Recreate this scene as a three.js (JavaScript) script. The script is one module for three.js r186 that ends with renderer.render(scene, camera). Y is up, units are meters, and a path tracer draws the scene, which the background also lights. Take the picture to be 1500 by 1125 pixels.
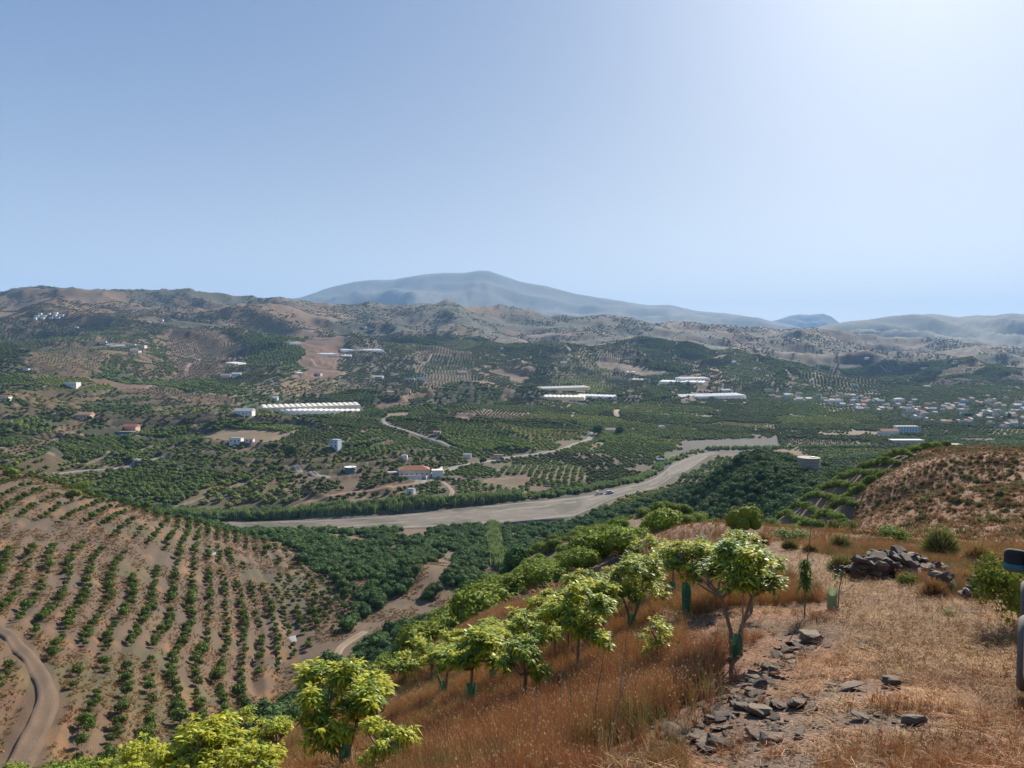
import * as THREE from 'three';
import { RoundedBoxGeometry } from 'three/addons/geometries/RoundedBoxGeometry.js';
import { mergeGeometries } from 'three/addons/utils/BufferGeometryUtils.js';

// ---------- camera, sky, sun, exposure ----------
const scene = new THREE.Scene();
const F = 1080, CX = 750, CY = 562.5, PITCH = Math.atan((CY - 515) / F), EYE = 100;   // river bed lies at y = 0
const camera = new THREE.PerspectiveCamera(2 * Math.atan(CY / F) * 180 / Math.PI, 4 / 3, 0.1, 60000);
camera.position.set(0, EYE, 0);
camera.rotation.x = -PITCH;
const SUN_AZ = 30 * Math.PI / 180, SUN_EL = 30 * Math.PI / 180;
const sunDir = new THREE.Vector3(Math.sin(SUN_AZ) * Math.cos(SUN_EL), Math.sin(SUN_EL), -Math.cos(SUN_AZ) * Math.cos(SUN_EL));
const sun = new THREE.DirectionalLight(new THREE.Color(1, 0.92, 0.8), 5);
sun.position.copy(sunDir).multiplyScalar(400).add(new THREE.Vector3(0, EYE, -100));
sun.target.position.set(0, EYE, -100);
sun.castShadow = true; sun.shadow.mapSize.set(4096, 4096);
Object.assign(sun.shadow.camera, { left: -400, right: 400, top: 400, bottom: -400, near: 1, far: 1200 });
scene.add(sun, sun.target);
const renderer = new THREE.WebGLRenderer({ antialias: true });
renderer.toneMapping = THREE.LinearToneMapping;
renderer.toneMappingExposure = 2.02;
renderer.shadowMap.enabled = true;
renderer.setSize(1024, 768);
{ // clear summer sky: blue overhead, pale towards the horizon and round the sun
  const W = 1024, H = 512, data = new Float32Array(W * H * 4);
  for (let j = 0; j < H; j++) for (let i = 0; i < W; i++) {
    const el = ((j + 0.5) / H - 0.5) * Math.PI, az = ((i + 0.5) / W - 0.5) * 2 * Math.PI;
    const x = Math.cos(el) * Math.cos(az), y = Math.sin(el), z = Math.cos(el) * Math.sin(az);
    const c = Math.max(-1, Math.min(1, x * sunDir.x + y * sunDir.y + z * sunDir.z)), g = Math.acos(c);
    const air = Math.exp(-Math.max(y, 0) * 4.2);
    const glow = Math.exp(-g * 2.7), near = 0.2 * Math.exp(-g * g * 13), low = (0.42 + 1.0 * glow) * Math.exp(-Math.max(y, 0) * 7), S = 0.68;
    const k = (j * W + i) * 4;
    data[k] = S * (0.044 + 0.218 * air + 0.446 * glow * (1 + 0.9 * air) + near + low);
    data[k + 1] = S * (0.13 + 0.232 * air + 0.42 * glow * (1 + 0.75 * air) + near + low);
    data[k + 2] = S * (0.325 + 0.18 * air + 0.36 * glow * (1 + 0.5 * air) + near + low * 0.86);
    data[k + 3] = 1;
  }
  const sky = new THREE.DataTexture(data, W, H, THREE.RGBAFormat, THREE.FloatType);
  sky.mapping = THREE.EquirectangularReflectionMapping;
  sky.magFilter = THREE.LinearFilter; sky.needsUpdate = true;
  scene.background = sky; scene.environment = sky;
}
scene.fog = new THREE.FogExp2(new THREE.Color().setRGB(0.37, 0.63, 1.0), 0.000066);

// ---------- helpers ----------
let seed = 7;
function rnd() { seed |= 0; seed = seed + 0x6D2B79F5 | 0; let t = Math.imul(seed ^ seed >>> 15, 1 | seed); t = t + Math.imul(t ^ t >>> 7, 61 | t) ^ t; return ((t ^ t >>> 14) >>> 0) / 4294967296; }
const rr = (a, b) => a + (b - a) * rnd();
const clamp = (v, a = 0, b = 1) => Math.min(b, Math.max(a, v));
const sm = (a, b, v) => { const t = clamp((v - a) / (b - a)); return t * t * (3 - 2 * t); };
const mixc = (a, b, t) => [a[0] + (b[0] - a[0]) * t, a[1] + (b[1] - a[1]) * t, a[2] + (b[2] - a[2]) * t];
function hash(i, j, s = 0) { let h = Math.imul(i, 374761393) + Math.imul(j, 668265263) + Math.imul(s, 1274126177) | 0; h = Math.imul(h ^ h >>> 13, 1274126177); h = Math.imul(h ^ h >>> 16, 2246822519); return ((h ^ h >>> 15) >>> 0) / 4294967296; }
function vn(x, y, s = 0) { const i = Math.floor(x), j = Math.floor(y), u = x - i, v = y - j, a = u * u * (3 - 2 * u), b = v * v * (3 - 2 * v);
  const p = hash(i, j, s), q = hash(i + 1, j, s), r = hash(i, j + 1, s), t = hash(i + 1, j + 1, s);
  return p + (q - p) * a + (r - p) * b + (p - q - r + t) * a * b; }
function fbm(x, y, o = 4, s = 0) { let a = 0, w = 0.5, n = 0; for (let k = 0; k < o; k++) { a += w * vn(x, y, s + k); n += w; w *= 0.5; const t = x * 1.6 - y * 1.2; y = x * 1.2 + y * 1.6; x = t; } return a / n; }
const CP = Math.cos(PITCH), SP = Math.sin(PITCH);
function ray(px, py) { const a = (px - CX) / F, b = -(py - CY) / F; return [a, b * CP - SP, -(CP + b * SP)]; }     // camera turned down by PITCH
function at(px, py, depth) { const r = ray(px, py), k = depth / -r[2]; return [r[0] * k, EYE + r[1] * k, -depth]; }
function toPixel(x, y, z) { const Y = y - EYE, c = -z * CP - Y * SP, b = Y * CP - z * SP; return [CX + F * x / c, CY - F * b / c, c]; }
function inPoly(p, x, y) { let c = false; for (let i = 0, j = p.length - 1; i < p.length; j = i++) { const [a, b] = p[i], [d, e] = p[j]; if ((b > y) !== (e > y) && x < (d - a) * (y - b) / (e - b) + a) c = !c; } return c; }

// ---------- terrain: heights read off the photograph at known depths, joined by a smooth surface ----------
// per picture column: [row, depth] or [row, -drop below the eye]; [depth, height relative to the eye, 0] where hidden
const COLS = {
  '-700': [[1, -1.8, 0], [3, -3.4, 0], [8, -7, 0], [13, -9.5, 0], [30, -19, 0], [60, -33, 0], [100, -40, 0], [160, -36, 0], [240, -30, 0], [330, -50, 0], [480, -75, 0], [800, -55, 0], [1300, 0, 0], [2200, 110, 0], [3200, 260, 0], [4200, 150, 0], [7000, 60, 0]],
  '-250': [[2, -2.4, 0], [5, -5, 0], [13, -10, 0], [30, -21, 0], [60, -37, 0], [90, -44, 0], [150, -40, 0], [220, -33, 0], [300, -55, 0], [420, -80, 0], [640, -66, 0], [1000, -35, 0], [1700, 30, 0], [2400, 110, 0], [3200, 255, 0], [4000, 150, 0], [7000, 60, 0]],
  '0': [[2, -2.4, 0], [5, -5, 0], [13, -10, 0], [30, -21, 0], [60, -37, 0], [1125, -48], [1000, -46.7], [900, -46], [800, -43.5], [692, -37], [280, -52, 0], [400, -82, 0], [660, -70], [640, -69], [600, -59], [560, 950], [530, 1200], [500, 1600], [470, 2300], [450, 2700], [431, 3200], [4000, 150, 0], [7000, 60, 0]],
  '100': [[13, -9, 0], [30, -20, 0], [60, -36, 0], [1125, -49.7], [1000, -50.3], [900, -50], [800, -48], [714, -45.5], [290, -62, 0], [400, -88, 0], [690, -82], [660, -77], [600, -66], [560, 1050], [530, 1300], [500, 1700], [463, 2300], [445, 2700], [430, 3200], [4000, 150, 0]],
  '200': [[2, -2.3, 0], [5, -4.4, 0], [13, -8.5, 0], [30, -19.5, 0], [60, -36, 0], [1125, -52], [1000, -54.7], [900, -55], [800, -54], [747, -55], [310, -75, 0], [400, -92, 0], [700, -87], [660, -83], [635, -80], [600, -74.8], [560, 1250], [530, 1500], [505, 1800], [480, 2200], [455, 2700], [433, 3300], [4100, 170, 0], [7000, 60, 0]],
  '300': [[13, -7.8, 0], [30, -18.5, 0], [60, -36, 0], [1100, -57], [1000, -63], [900, -64], [820, -63.5], [770, -64.4], [330, -86, 0], [390, -97, 0], [740, -96], [700, -89], [650, -83], [600, -76], [560, 1300], [530, 1550], [500, 1850], [470, 2500], [437, 3300], [4200, 180, 0]],
  '400': [[2, -2.1, 0], [5, -3.9, 0], [1125, 12], [1090, 18], [30, -17.5, 0], [60, -36, 0], [100, -58, 0], [140, -72, 0], [1000, -74], [950, -72.5], [900, -73], [850, -73], [800, -77], [783, -86], [772, -100], [755, -100], [745, -97], [700, -91], [680, -88.6], [640, -83], [600, -78.7], [570, 1250], [540, 1500], [528, 1650], [500, 1800], [476, 1950], [2250, 50, 0], [460, 2900], [443, 3400], [4300, 180, 0], [7000, 60, 0]],
  '340': [[505, 1850], [2050, 30, 0]], '365': [[485, 1900], [2100, 50, 0]], '445': [[505, 1850], [2100, 30, 0]],
  '500': [[1125, 10], [1070, 16], [1040, 24], [32, -17, 0], [60, -33, 0], [100, -52, 0], [140, -68, 0], [960, -75], [920, -76], [880, -78], [840, -81], [800, -90], [777, -99], [757, -100], [745, -96], [700, -91], [650, -86], [600, -83], [570, 1300], [545, 1600], [520, 1950], [490, 2400], [462, 3100], [446, 3500], [4400, 180, 0]],
  '600': [[1.5, -2, 0], [1125, 8.7], [1070, 12.5], [1020, 18], [975, 29], [60, -26, 0], [935, 100], [140, -60, 0], [180, -70, 0], [860, -75], [820, -84], [790, -94], [773, -100], [748, -100], [738, -96], [700, -93], [650, -90], [600, -85], [570, -70], [540, 1700], [515, 2100], [490, 2550], [468, 3100], [442, 3650], [5000, 160, 0], [7000, 70, 0]],
  '650': [[830, -73]],
  '700': [[3, -2.5, 0], [1125, 7.5], [1050, 11.5], [1000, 14.5], [950, 20], [920, 27], [905, 35], [60, -22.7, 0], [870, 105], [150, -55, 0], [200, -73, 0], [850, -80], [820, -85], [790, -94], [770, -100], [745, -100], [733, -97], [690, -94], [650, -92.5], [620, -89], [590, -83], [565, -69], [540, 1850], [515, 2300], [490, 2900], [470, 3400], [450, 3900], [5000, 150, 0]],
  '780': [[878, 35], [70, -25.5, 0], [845, 112], [812, 130]], '925': [[850, 29], [836, 38], [60, -20.5, 0], [802, 118], [765, 145]],
  '850': [[2.5, -2.3, 0], [1125, 6.5], [1050, 9], [1000, 11.5], [950, 15], [900, 22], [852, 36], [70, -23, 0], [810, 118], [180, -58, 0], [250, -80, 0], [320, -90, 0], [765, -100], [720, -100], [705, -97], [650, -95], [620, -95], [600, -90.5], [580, -84], [560, -71], [540, 2000], [520, 2400], [500, 3000], [485, 3500], [469, 4000], [5200, 120, 0], [7500, 60, 0]],
  '1000': [[2.5, -2.2, 0], [1125, 6], [1050, 7.5], [1000, 9], [950, 11.2], [900, 14.5], [850, 21], [810, 32], [772, 50], [90, -25, 0], [748, 150], [220, -58, 0], [290, -75, 0], [360, -90, 0], [715, -100], [690, -100], [660, -97], [630, -101], [600, -98], [575, -83], [550, -61.6], [530, 2300], [510, 2800], [495, 3400], [478, 4100], [5300, 80, 0]],
  '1090': [[70, -17.5, 0], [140, -42, 0], [200, -62, 0], [250, -70, 0], [745, -64.6], [700, -57], [668, -53], [450, -85, 0], [560, -100, 0]],
  '1150': [[2.5, -2.2, 0], [1125, 5.6], [1000, 8.3], [950, 10.3], [900, 13.5], [850, 19], [815, 26], [785, 42], [70, -19.5, 0], [110, -30, 0], [785, -40], [750, -52], [700, -53], [690, -53.5], [400, -75, 0], [500, -98, 0], [655, -102], [630, -104], [600, -102], [575, -91.7], [550, -68], [530, 2600], [510, 3200], [489, 4000], [5200, 60, 0]],
  '1250': [[1125, 5.4], [1000, 7.9], [940, 10.3], [900, 12.8], [860, 16.5], [820, 23], [797, 33], [60, -17.5, 0], [100, -27.5, 0], [775, -36], [720, -38], [692, -38.5], [290, -55, 0], [400, -90, 0]],
  '1300': [[1125, 5.3], [1000, 7.9], [930, 10.6], [880, 14.2], [830, 21], [805, 30], [60, -17, 0], [780, 85], [740, 120], [700, 165], [677, 200], [280, -48, 0], [400, -92, 0], [655, -103.7], [630, -105], [605, -107], [585, -103.7], [560, -83], [540, 2500], [520, 3200], [499, 4200], [5500, 30, 0], [8000, 20, 0]],
  '1400': [[2.5, -2.2, 0], [1125, 5.2], [1000, 7.8], [930, 10.5], [860, 15.5], [810, 26], [790, 40], [770, 75], [720, 115], [659, 200], [280, -52, 0], [400, -92, 0], [650, -105], [610, -108], [585, -105], [560, -88], [530, 2900], [508, 4200]],
  '1500': [[2.5, -2.2, 0], [1125, 5], [1020, 7.2], [900, 11.5], [845, 19], [805, 32], [790, 55], [770, 80], [720, 115], [670, 185], [280, -50, 0], [420, -92, 0], [655, -106], [620, -109], [590, -107.6], [570, -99], [550, -78], [530, 3100], [512, 4300], [5500, 10, 0]],
  '1750': [[2.5, -2.2, 0], [5, -2.9, 0], [12, -4.4, 0], [30, -9, 0], [60, -15, 0], [120, -20, 0], [190, -26, 0], [300, -60, 0], [450, -95, 0], [800, -108, 0], [1500, -108, 0], [2400, -75, 0], [4300, 20, 0], [6000, 10, 0], [9000, 20, 0]],
  '2300': [[2.5, -1.9, 0], [8, -3, 0], [20, -5, 0], [60, -14, 0], [150, -24, 0], [400, -80, 0], [1000, -108, 0], [2500, -80, 0], [4500, 20, 0], [9000, 20, 0]],
};
const ctl = [];
for (const [c, list] of Object.entries(COLS)) for (const e of list) {
  const px = +c; let x, h, z;
  if (e.length === 3) { z = -e[0]; x = (px - CX) / F * e[0]; h = e[1]; }
  else { let p; if (e[1] > 0) p = at(px, e[0], e[1]); else { const r = ray(px, e[0]); p = at(px, e[0], e[1] / r[1] * -r[2]); } x = p[0]; h = p[1] - EYE; z = p[2]; }
  const d = Math.hypot(x, z);
  ctl.push([Math.atan2(x, -z), Math.log(d), h / d]);
}
for (let a = -180; a <= 180; a += 20) if (Math.abs(a) > 62) for (const [d, q] of [[1.5, -1.15], [6, -0.33], [20, -0.2], [80, -0.18], [300, -0.2], [1000, -0.08], [4000, 0.02], [9000, 0.01]]) ctl.push([a * Math.PI / 180, Math.log(d), q]);
for (let a = -60; a <= 60; a += 15) ctl.push([a * Math.PI / 180, Math.log(0.8), -2.1], [a * Math.PI / 180, Math.log(14000), 0.004]);
{ // thin-plate spline over (azimuth, log distance) of height / distance
  const n = ctl.length, N = n + 3, A = Array.from({ length: N }, () => new Float64Array(N + 1));
  const U = r2 => r2 > 1e-12 ? 0.5 * r2 * Math.log(r2) : 0;
  for (let i = 0; i < n; i++) { const [a, b, q] = ctl[i];
    for (let j = 0; j < n; j++) A[i][j] = U((a - ctl[j][0]) ** 2 + (b - ctl[j][1]) ** 2);
    A[i][i] += 2e-4; A[i][n] = A[n][i] = 1; A[i][n + 1] = A[n + 1][i] = a; A[i][n + 2] = A[n + 2][i] = b; A[i][N] = q; }
  for (let c = 0; c < N; c++) { let p = c; for (let r = c + 1; r < N; r++) if (Math.abs(A[r][c]) > Math.abs(A[p][c])) p = r; [A[c], A[p]] = [A[p], A[c]];
    for (let r = c + 1; r < N; r++) { const f = A[r][c] / A[c][c]; if (f) for (let k = c; k <= N; k++) A[r][k] -= f * A[c][k]; } }
  const w = new Float64Array(N); for (let c = N - 1; c >= 0; c--) { let s = A[c][N]; for (let k = c + 1; k < N; k++) s -= A[c][k] * w[k]; w[c] = s / A[c][c]; }
  var spline = (a, b) => { let s = w[n] + w[n + 1] * a + w[n + 2] * b; for (let j = 0; j < n; j++) { const r2 = (a - ctl[j][0]) ** 2 + (b - ctl[j][1]) ** 2; if (r2 > 1e-12) s += w[j] * 0.5 * r2 * Math.log(r2); } return s; };
}
// coarse table of the spline
const TA = 260, TB = 300, TB0 = Math.log(0.7), TB1 = Math.log(15000), table = new Float32Array((TA + 1) * (TB + 1));
const tA = u => { const s = 2 * u - 1; return Math.PI * (0.22 * s + 0.78 * s * s * s); };   // denser in front
for (let i = 0; i <= TA; i++) { const a = tA(i / TA); for (let j = 0; j <= TB; j++) table[i * (TB + 1) + j] = spline(a, TB0 + (TB1 - TB0) * j / TB); }
function invA(a) { let s = a / Math.PI; const t = a / Math.PI; for (let k = 0; k < 12; k++) s -= (0.22 * s + 0.78 * s * s * s - t) / (0.22 + 2.34 * s * s); return (s + 1) / 2; }
function cr(a, b, c, d, t) { return b + 0.5 * t * (c - a + t * (2 * a - 5 * b + 4 * c - d + t * (3 * (b - c) + d - a))); }
function smoothH(a, lb) { const u = clamp(invA(a), 0, 1) * TA, v = clamp((lb - TB0) / (TB1 - TB0), 0, 1) * TB, i = Math.min(TA - 1, Math.floor(u)), j = Math.min(TB - 1, Math.floor(v));
  const row = k => { const o = clamp(k, 0, TA) * (TB + 1), g = m => table[o + clamp(m, 0, TB)]; return cr(g(j - 1), g(j), g(j + 1), g(j + 2), v - j); };
  return cr(row(i - 1), row(i), row(i + 1), row(i + 2), u - i); }
function heightFn(x, z) {
  const d = Math.max(0.7, Math.hypot(x, z)), a = Math.atan2(x, -z);
  let h = smoothH(a, Math.log(d)) * d;
  const lift = sm(-99, -80, h);
  // gullies and knolls of the far hills
  const far = sm(500, 1500, d) * lift;
  if (far > 0) { let r = 0, amp = 1, s = 1 / 620, n = 0; for (let k = 0; k < 5; k++) { r += amp * (1 - Math.abs(2 * vn(x * s + 3.1 * k, z * s, 20 + k) - 1)); n += amp; amp *= 0.52; s *= 2.03; } h += 52 * sm(560, 900, d) * (1 - sm(2200, 3000, d)) * lift * (fbm(x / 260, z / 260, 2, 64) - 0.5); h += far * (r / n - 0.69) * (60 + 125 * sm(1500, 2900, d)); }
  const mid = sm(60, 200, d) * (0.35 + 0.65 * lift) * (1 - 0.5 * sm(700, 2000, d));
  h += mid * (fbm(x / 46, z / 46, 4, 50) - 0.5) * 5 * sm(-100.5, -94, h);
  // cultivation terraces
  const tz = sm(430, 560, d) * (1 - sm(1900, 2700, d)) * sm(-97, -92, h) * sm(0.36, 0.5, fbm(x / 190, z / 190, 3, 71));
  if (tz > 0) { const S = 6 + 7 * vn(x / 240, z / 240, 77), q = (h + 200) / S + 1.2 * fbm(x / 130, z / 130, 2, 78), fl = Math.floor(q), fr = q - fl; h += tz * S * (fl + sm(0.62, 0.98, fr) - q + 0.3 * fr - 0.15 + 0.35); }
  const tn = sm(120, 160, d) * (1 - sm(330, 380, d)) * sm(-97, -90, h) * (x < 60 ? 1 : 0) * sm(-66, -72, h);
  if (tn > 0) { const S = 2.6, q = (h + 200) / S + 1.5 * fbm(x / 60, z / 60, 2, 88), fl = Math.floor(q), fr = q - fl; h += tn * S * (fl + sm(0.5, 0.95, fr) - q) * sm(0.3, 0.6, fbm(x / 45, z / 45, 2, 89)); }
  // narrow planted benches of the hillside orchard
  if (z < -70 && z > -330 && x < 10) { const px = CX + F * x / -z, k = sm(72, 90, -z) * (1 - sm(270, 310, -z)) * (1 - sm(360, 430, px)); if (k > 0) { const a = -0.37 * (x + 60) - 0.93 * (z + 70), b0 = 0.93 * (x + 60) - 0.37 * (z + 70), q = (b0 - 11 * (fbm(a / 1.9 * 0.03, b0 / 3.7 * 0.08, 2, 500) - 0.5)) / 3.7 + 0.42 + 0.25 * (fbm(x / 6, z / 6, 2, 501) - 0.5), fr = q - Math.floor(q); h += k * (0.35 + 0.7 * fbm(x / 14, z / 14, 2, 502)) * ((fr < 0.7 ? fr / 0.7 : (1 - fr) / 0.3) - 0.5); h += k * (fbm(x / 1.6, z / 1.6, 2, 503) - 0.5) * 0.3; } }
  // small unevenness near by
  const nr = 1 - sm(25, 90, d);
  if (nr > 0) h += nr * ((fbm(x / 2.3, z / 2.3, 4, 90) - 0.5) * 0.32 * sm(2, 6, d) + (fbm(x / 0.45, z / 0.45, 3, 95) - 0.5) * 0.09 * (1 - sm(12, 30, d)));
  return EYE + h;
}
// polar sheet: rings (log spaced, denser across the valley) by spokes (denser in front)
const rings = [], spokes = [];
{ let d = 0.8; while (d < 16000) { rings.push(d); d *= 1 + (d < 4 ? 0.03 : d < 45 ? 0.0125 : d < 400 ? 0.0135 : d < 2400 ? 0.0068 : d < 4600 ? 0.011 : 0.05); }
  let a = -Math.PI; while (a < Math.PI - 0.002) { spokes.push(a); const b = Math.abs(a + 0.002); a += b < 0.7 ? 0.00235 : b < 0.9 ? 0.008 : 0.05; } spokes.push(Math.PI); }
const NR = rings.length, NS = spokes.length, HY = new Float32Array(NR * NS), logR = rings.map(Math.log);
for (let i = 0; i < NR; i++) for (let j = 0; j < NS; j++) HY[i * NS + j] = heightFn(Math.sin(spokes[j]) * rings[i], -Math.cos(spokes[j]) * rings[i]);
for (let i = 0; i < NR; i++) HY[i * NS + NS - 1] = HY[i * NS];
function find(arr, v) { let lo = 0, hi = arr.length - 2; while (lo < hi) { const m = lo + hi + 1 >> 1; if (arr[m] <= v) lo = m; else hi = m - 1; } return lo; }
function ground(x, z) { const d = clamp(Math.hypot(x, z), 0.81, 15900), a = Math.atan2(x, -z), i = find(rings, d), j = find(spokes, a), u = (d - rings[i]) / (rings[i + 1] - rings[i]), v = clamp((a - spokes[j]) / (spokes[j + 1] - spokes[j]));
  const p = i * NS + j, A = HY[p], B = HY[p + 1], C = HY[p + NS], D = HY[p + NS + 1];
  return v > u ? A + (B - A) * v + (D - B) * u : A + (C - A) * u + (D - C) * v; }
function hit(px, py, from = 1.5, to = 9000) { const r = ray(px, py); let k = from / -r[2], last = k; for (; k * -r[2] < to; last = k, k *= 1.003) if (EYE + r[1] * k < ground(r[0] * k, r[2] * k)) break;
  for (let n = 0; n < 12; n++) { const m = (k + last) / 2; if (EYE + r[1] * m < ground(r[0] * m, r[2] * m)) k = m; else last = m; } const x = r[0] * k, z = r[2] * k; return [x, ground(x, z), z]; }
function seen(x, y, z, slack = 0) { for (let k = 0.05; k < 0.97; k += 0.02) if (EYE + (y - EYE) * k + slack < ground(x * k, z * k)) return false; return true; }
console.log('terrain', NR, NS, ctl.length);
// ---------- naming ----------
const taken = {};
const numbered = n => { const k = taken[n] = (taken[n] ?? -1) + 1; return k ? n + '_' + String(k).padStart(3, '0') : n; };
function tag(o, name, label, category, group, kind) { o.name = numbered(name); o.userData = { label, category }; if (group) o.userData.group = group; if (kind) o.userData.kind = kind; scene.add(o); return o; }
function struct(name, geo, mat) { const m = new THREE.Mesh(geo, mat); m.name = numbered(name); m.userData.kind = 'structure'; scene.add(m); return m; }
function part(name, geo, mat, parent) { const m = new THREE.Mesh(geo, mat); m.name = name; parent.add(m); return m; }
const lin = (r, g, b) => new THREE.Color().setRGB(r, g, b);
const matte = (r, g, b, o = {}) => new THREE.MeshStandardMaterial({ color: lin(r, g, b), roughness: 0.9, ...o });

// ---------- zones of the ground ----------
const pxy = (x, z) => toPixel(x, ground(x, z), z);
const lerpLine = (pts, v) => { if (v <= pts[0][0]) return pts[0][1]; for (let i = 1; i < pts.length; i++) if (v <= pts[i][0]) { const [a, b] = pts[i - 1], [c, d] = pts[i]; return b + (d - b) * (v - a) / (c - a); } return pts[pts.length - 1][1]; };
const RAVINE = [[60, 300], [100, 345], [140, 400], [180, 470], [215, 520], [250, 470], [290, 400], [340, 360]];            // depth -> picture column where the left hill ends
const FLANK = [[45, 900], [60, 400], [85, 480], [100, 540], [112, 640], [128, 745], [150, 840], [165, 940], [185, 1010]];  // depth -> column where the planted flank begins
function zone(x, z) {
  const d = -z, px = CX + F * x / d;
  if (d < 4) return 'ridge';
  if (d < lerpLine([[0, 26], [400, 24], [550, 32], [700, 38], [850, 38], [930, 40], [1000, 56], [1150, 55], [1300, 38], [1500, 34]], px)) return 'ridge';
  if (d < 320 && px < lerpLine(RAVINE, d) && d > 70) return 'slope';
  if (d < 190 && px < 1075 && px > lerpLine(FLANK, d)) return 'flank';
  if (d < 105 && px < 1075) return 'flank';
  if (px > lerpLine([[30, 1150], [60, 1200], [85, 1215], [120, 1230], [165, 1265], [190, 1330], [220, 1420], [250, 1440]], d) && d < 260) return 'scrub';
  if (px > 1085 && d < 250 && d > 100) return 'rows';
  if (px > 930 && d < 440 && d > 200 && px > lerpLine([[200, 1030], [300, 985], [440, 960]], d)) return 'grove';
  if (d < 445) return px > 1050 ? (d < 120 ? 'scrub' : 'grove') : 'gully';
  return 'valley';
}
const bare = (x, z) => fbm(x / 26, z / 26, 4, 130);          // terraces left bare between the trees of the gully
const GULLY = [[ [600, 885], [650, 850], [668, 825], [655, 815], [620, 820], [612, 850], [560, 890], [510, 925], [560, 925] ], [[470, 960], [560, 900], [590, 905], [540, 955]]];
const inGullyBare = (px, py) => GULLY.some(p => inPoly(p, px, py));
// fields of the valley: warped cells, each with its own crop
const CELL = 76;
function field(x, z) {
  const k = 1 + sm(1000, 2600, Math.hypot(x, z)) * 0.8, c = CELL * k, wx = x + 62 * (fbm(x / 70, z / 70, 3, 140) - 0.5), wz = z + 62 * (fbm(x / 70, z / 70, 3, 145) - 0.5), i0 = Math.floor(wx / c), j0 = Math.floor(wz / c);
  let b = 1e9, e = 1e9, bi = 0, bj = 0;
  for (let i = i0 - 1; i <= i0 + 1; i++) for (let j = j0 - 1; j <= j0 + 1; j++) { const dx = (i + 0.15 + 0.7 * hash(i, j, 1)) * c - wx, dz = ((j + 0.15 + 0.7 * hash(i, j, 2)) * c - wz) * 1.4, d = Math.hypot(dx, dz); if (d < b) { e = b; b = d; bi = i; bj = j; } else if (d < e) e = d; }
  return { id: hash(bi, bj, 3), tone: hash(bi, bj, 4), dir: hash(bi, bj, 5) * Math.PI, edge: e - b };
}
const FORCED = [ // fields that the photograph shows plainly: [outline, crop]
  [[[872, 530], [900, 531], [940, 537], [998, 546], [945, 552], [905, 543], [878, 540]], 'hay'],
  [[[998, 646], [1140, 641], [1146, 659], [1080, 664], [1000, 664]], 'grey'],
  [[[972, 662], [1000, 662], [1040, 668], [1000, 682], [975, 680]], 'grass'],
  [[[1150, 642], [1275, 648], [1285, 660], [1150, 660]], 'young'],
  [[[60, 636], [118, 612], [135, 618], [95, 645], [30, 672], [0, 665]], 'young'],
  [[[285, 640], [330, 628], [410, 632], [410, 645], [330, 650]], 'hay'],
  [[[430, 560], [520, 548], [600, 552], [640, 545], [590, 570], [480, 572]], 'light'],
  [[[625, 520], [690, 524], [725, 532], [690, 540], [620, 545]], 'light'],
  [[[545, 592], [590, 586], [600, 590], [560, 602]], 'red'],
  [[[565, 605], [600, 603], [600, 611], [566, 612]], 'hay'],
  [[[270, 735], [310, 708], [420, 712], [430, 738], [340, 748]], 'open'],
  [[[640, 735], [720, 700], [840, 690], [880, 700], [780, 728], [700, 738]], 'patchy'],
  [[[630, 700], [740, 676], [860, 648], [990, 650], [965, 690], [880, 705], [740, 722], [650, 728]], 'light'],
  [[[530, 700], [620, 655], [690, 668], [660, 682], [600, 695]], 'light'],
];
function crop(x, z) {
  const [px, py] = pxy(x, z);
  for (const [p, c] of FORCED) if (inPoly(p, px, py)) return { crop: c, f: field(x, z) };
  const f = field(x, z), d = Math.hypot(x, z), h = ground(x, z) - EYE;
  const wild = sm(-10, 120, h + 60 * (fbm(x / 300, z / 300, 3, 150) - 0.5)) * sm(1400, 2300, d);
  if (wild > 0.5) return { crop: 'hill', f };
  const t = f.id;
  return { crop: t < 0.46 ? 'dense' : t < 0.82 ? 'light' : t < 0.9 ? 'young' : t < 0.975 ? 'patchy' : 'red', f };
}
const C = { soil: [0.22, 0.125, 0.07], grey: [0.20, 0.145, 0.10], straw: [0.36, 0.24, 0.115], red: [0.33, 0.165, 0.075], dark: [0.085, 0.08, 0.045], green: [0.10, 0.115, 0.042], hay: [0.42, 0.30, 0.16], pale: [0.40, 0.33, 0.25] };
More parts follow.
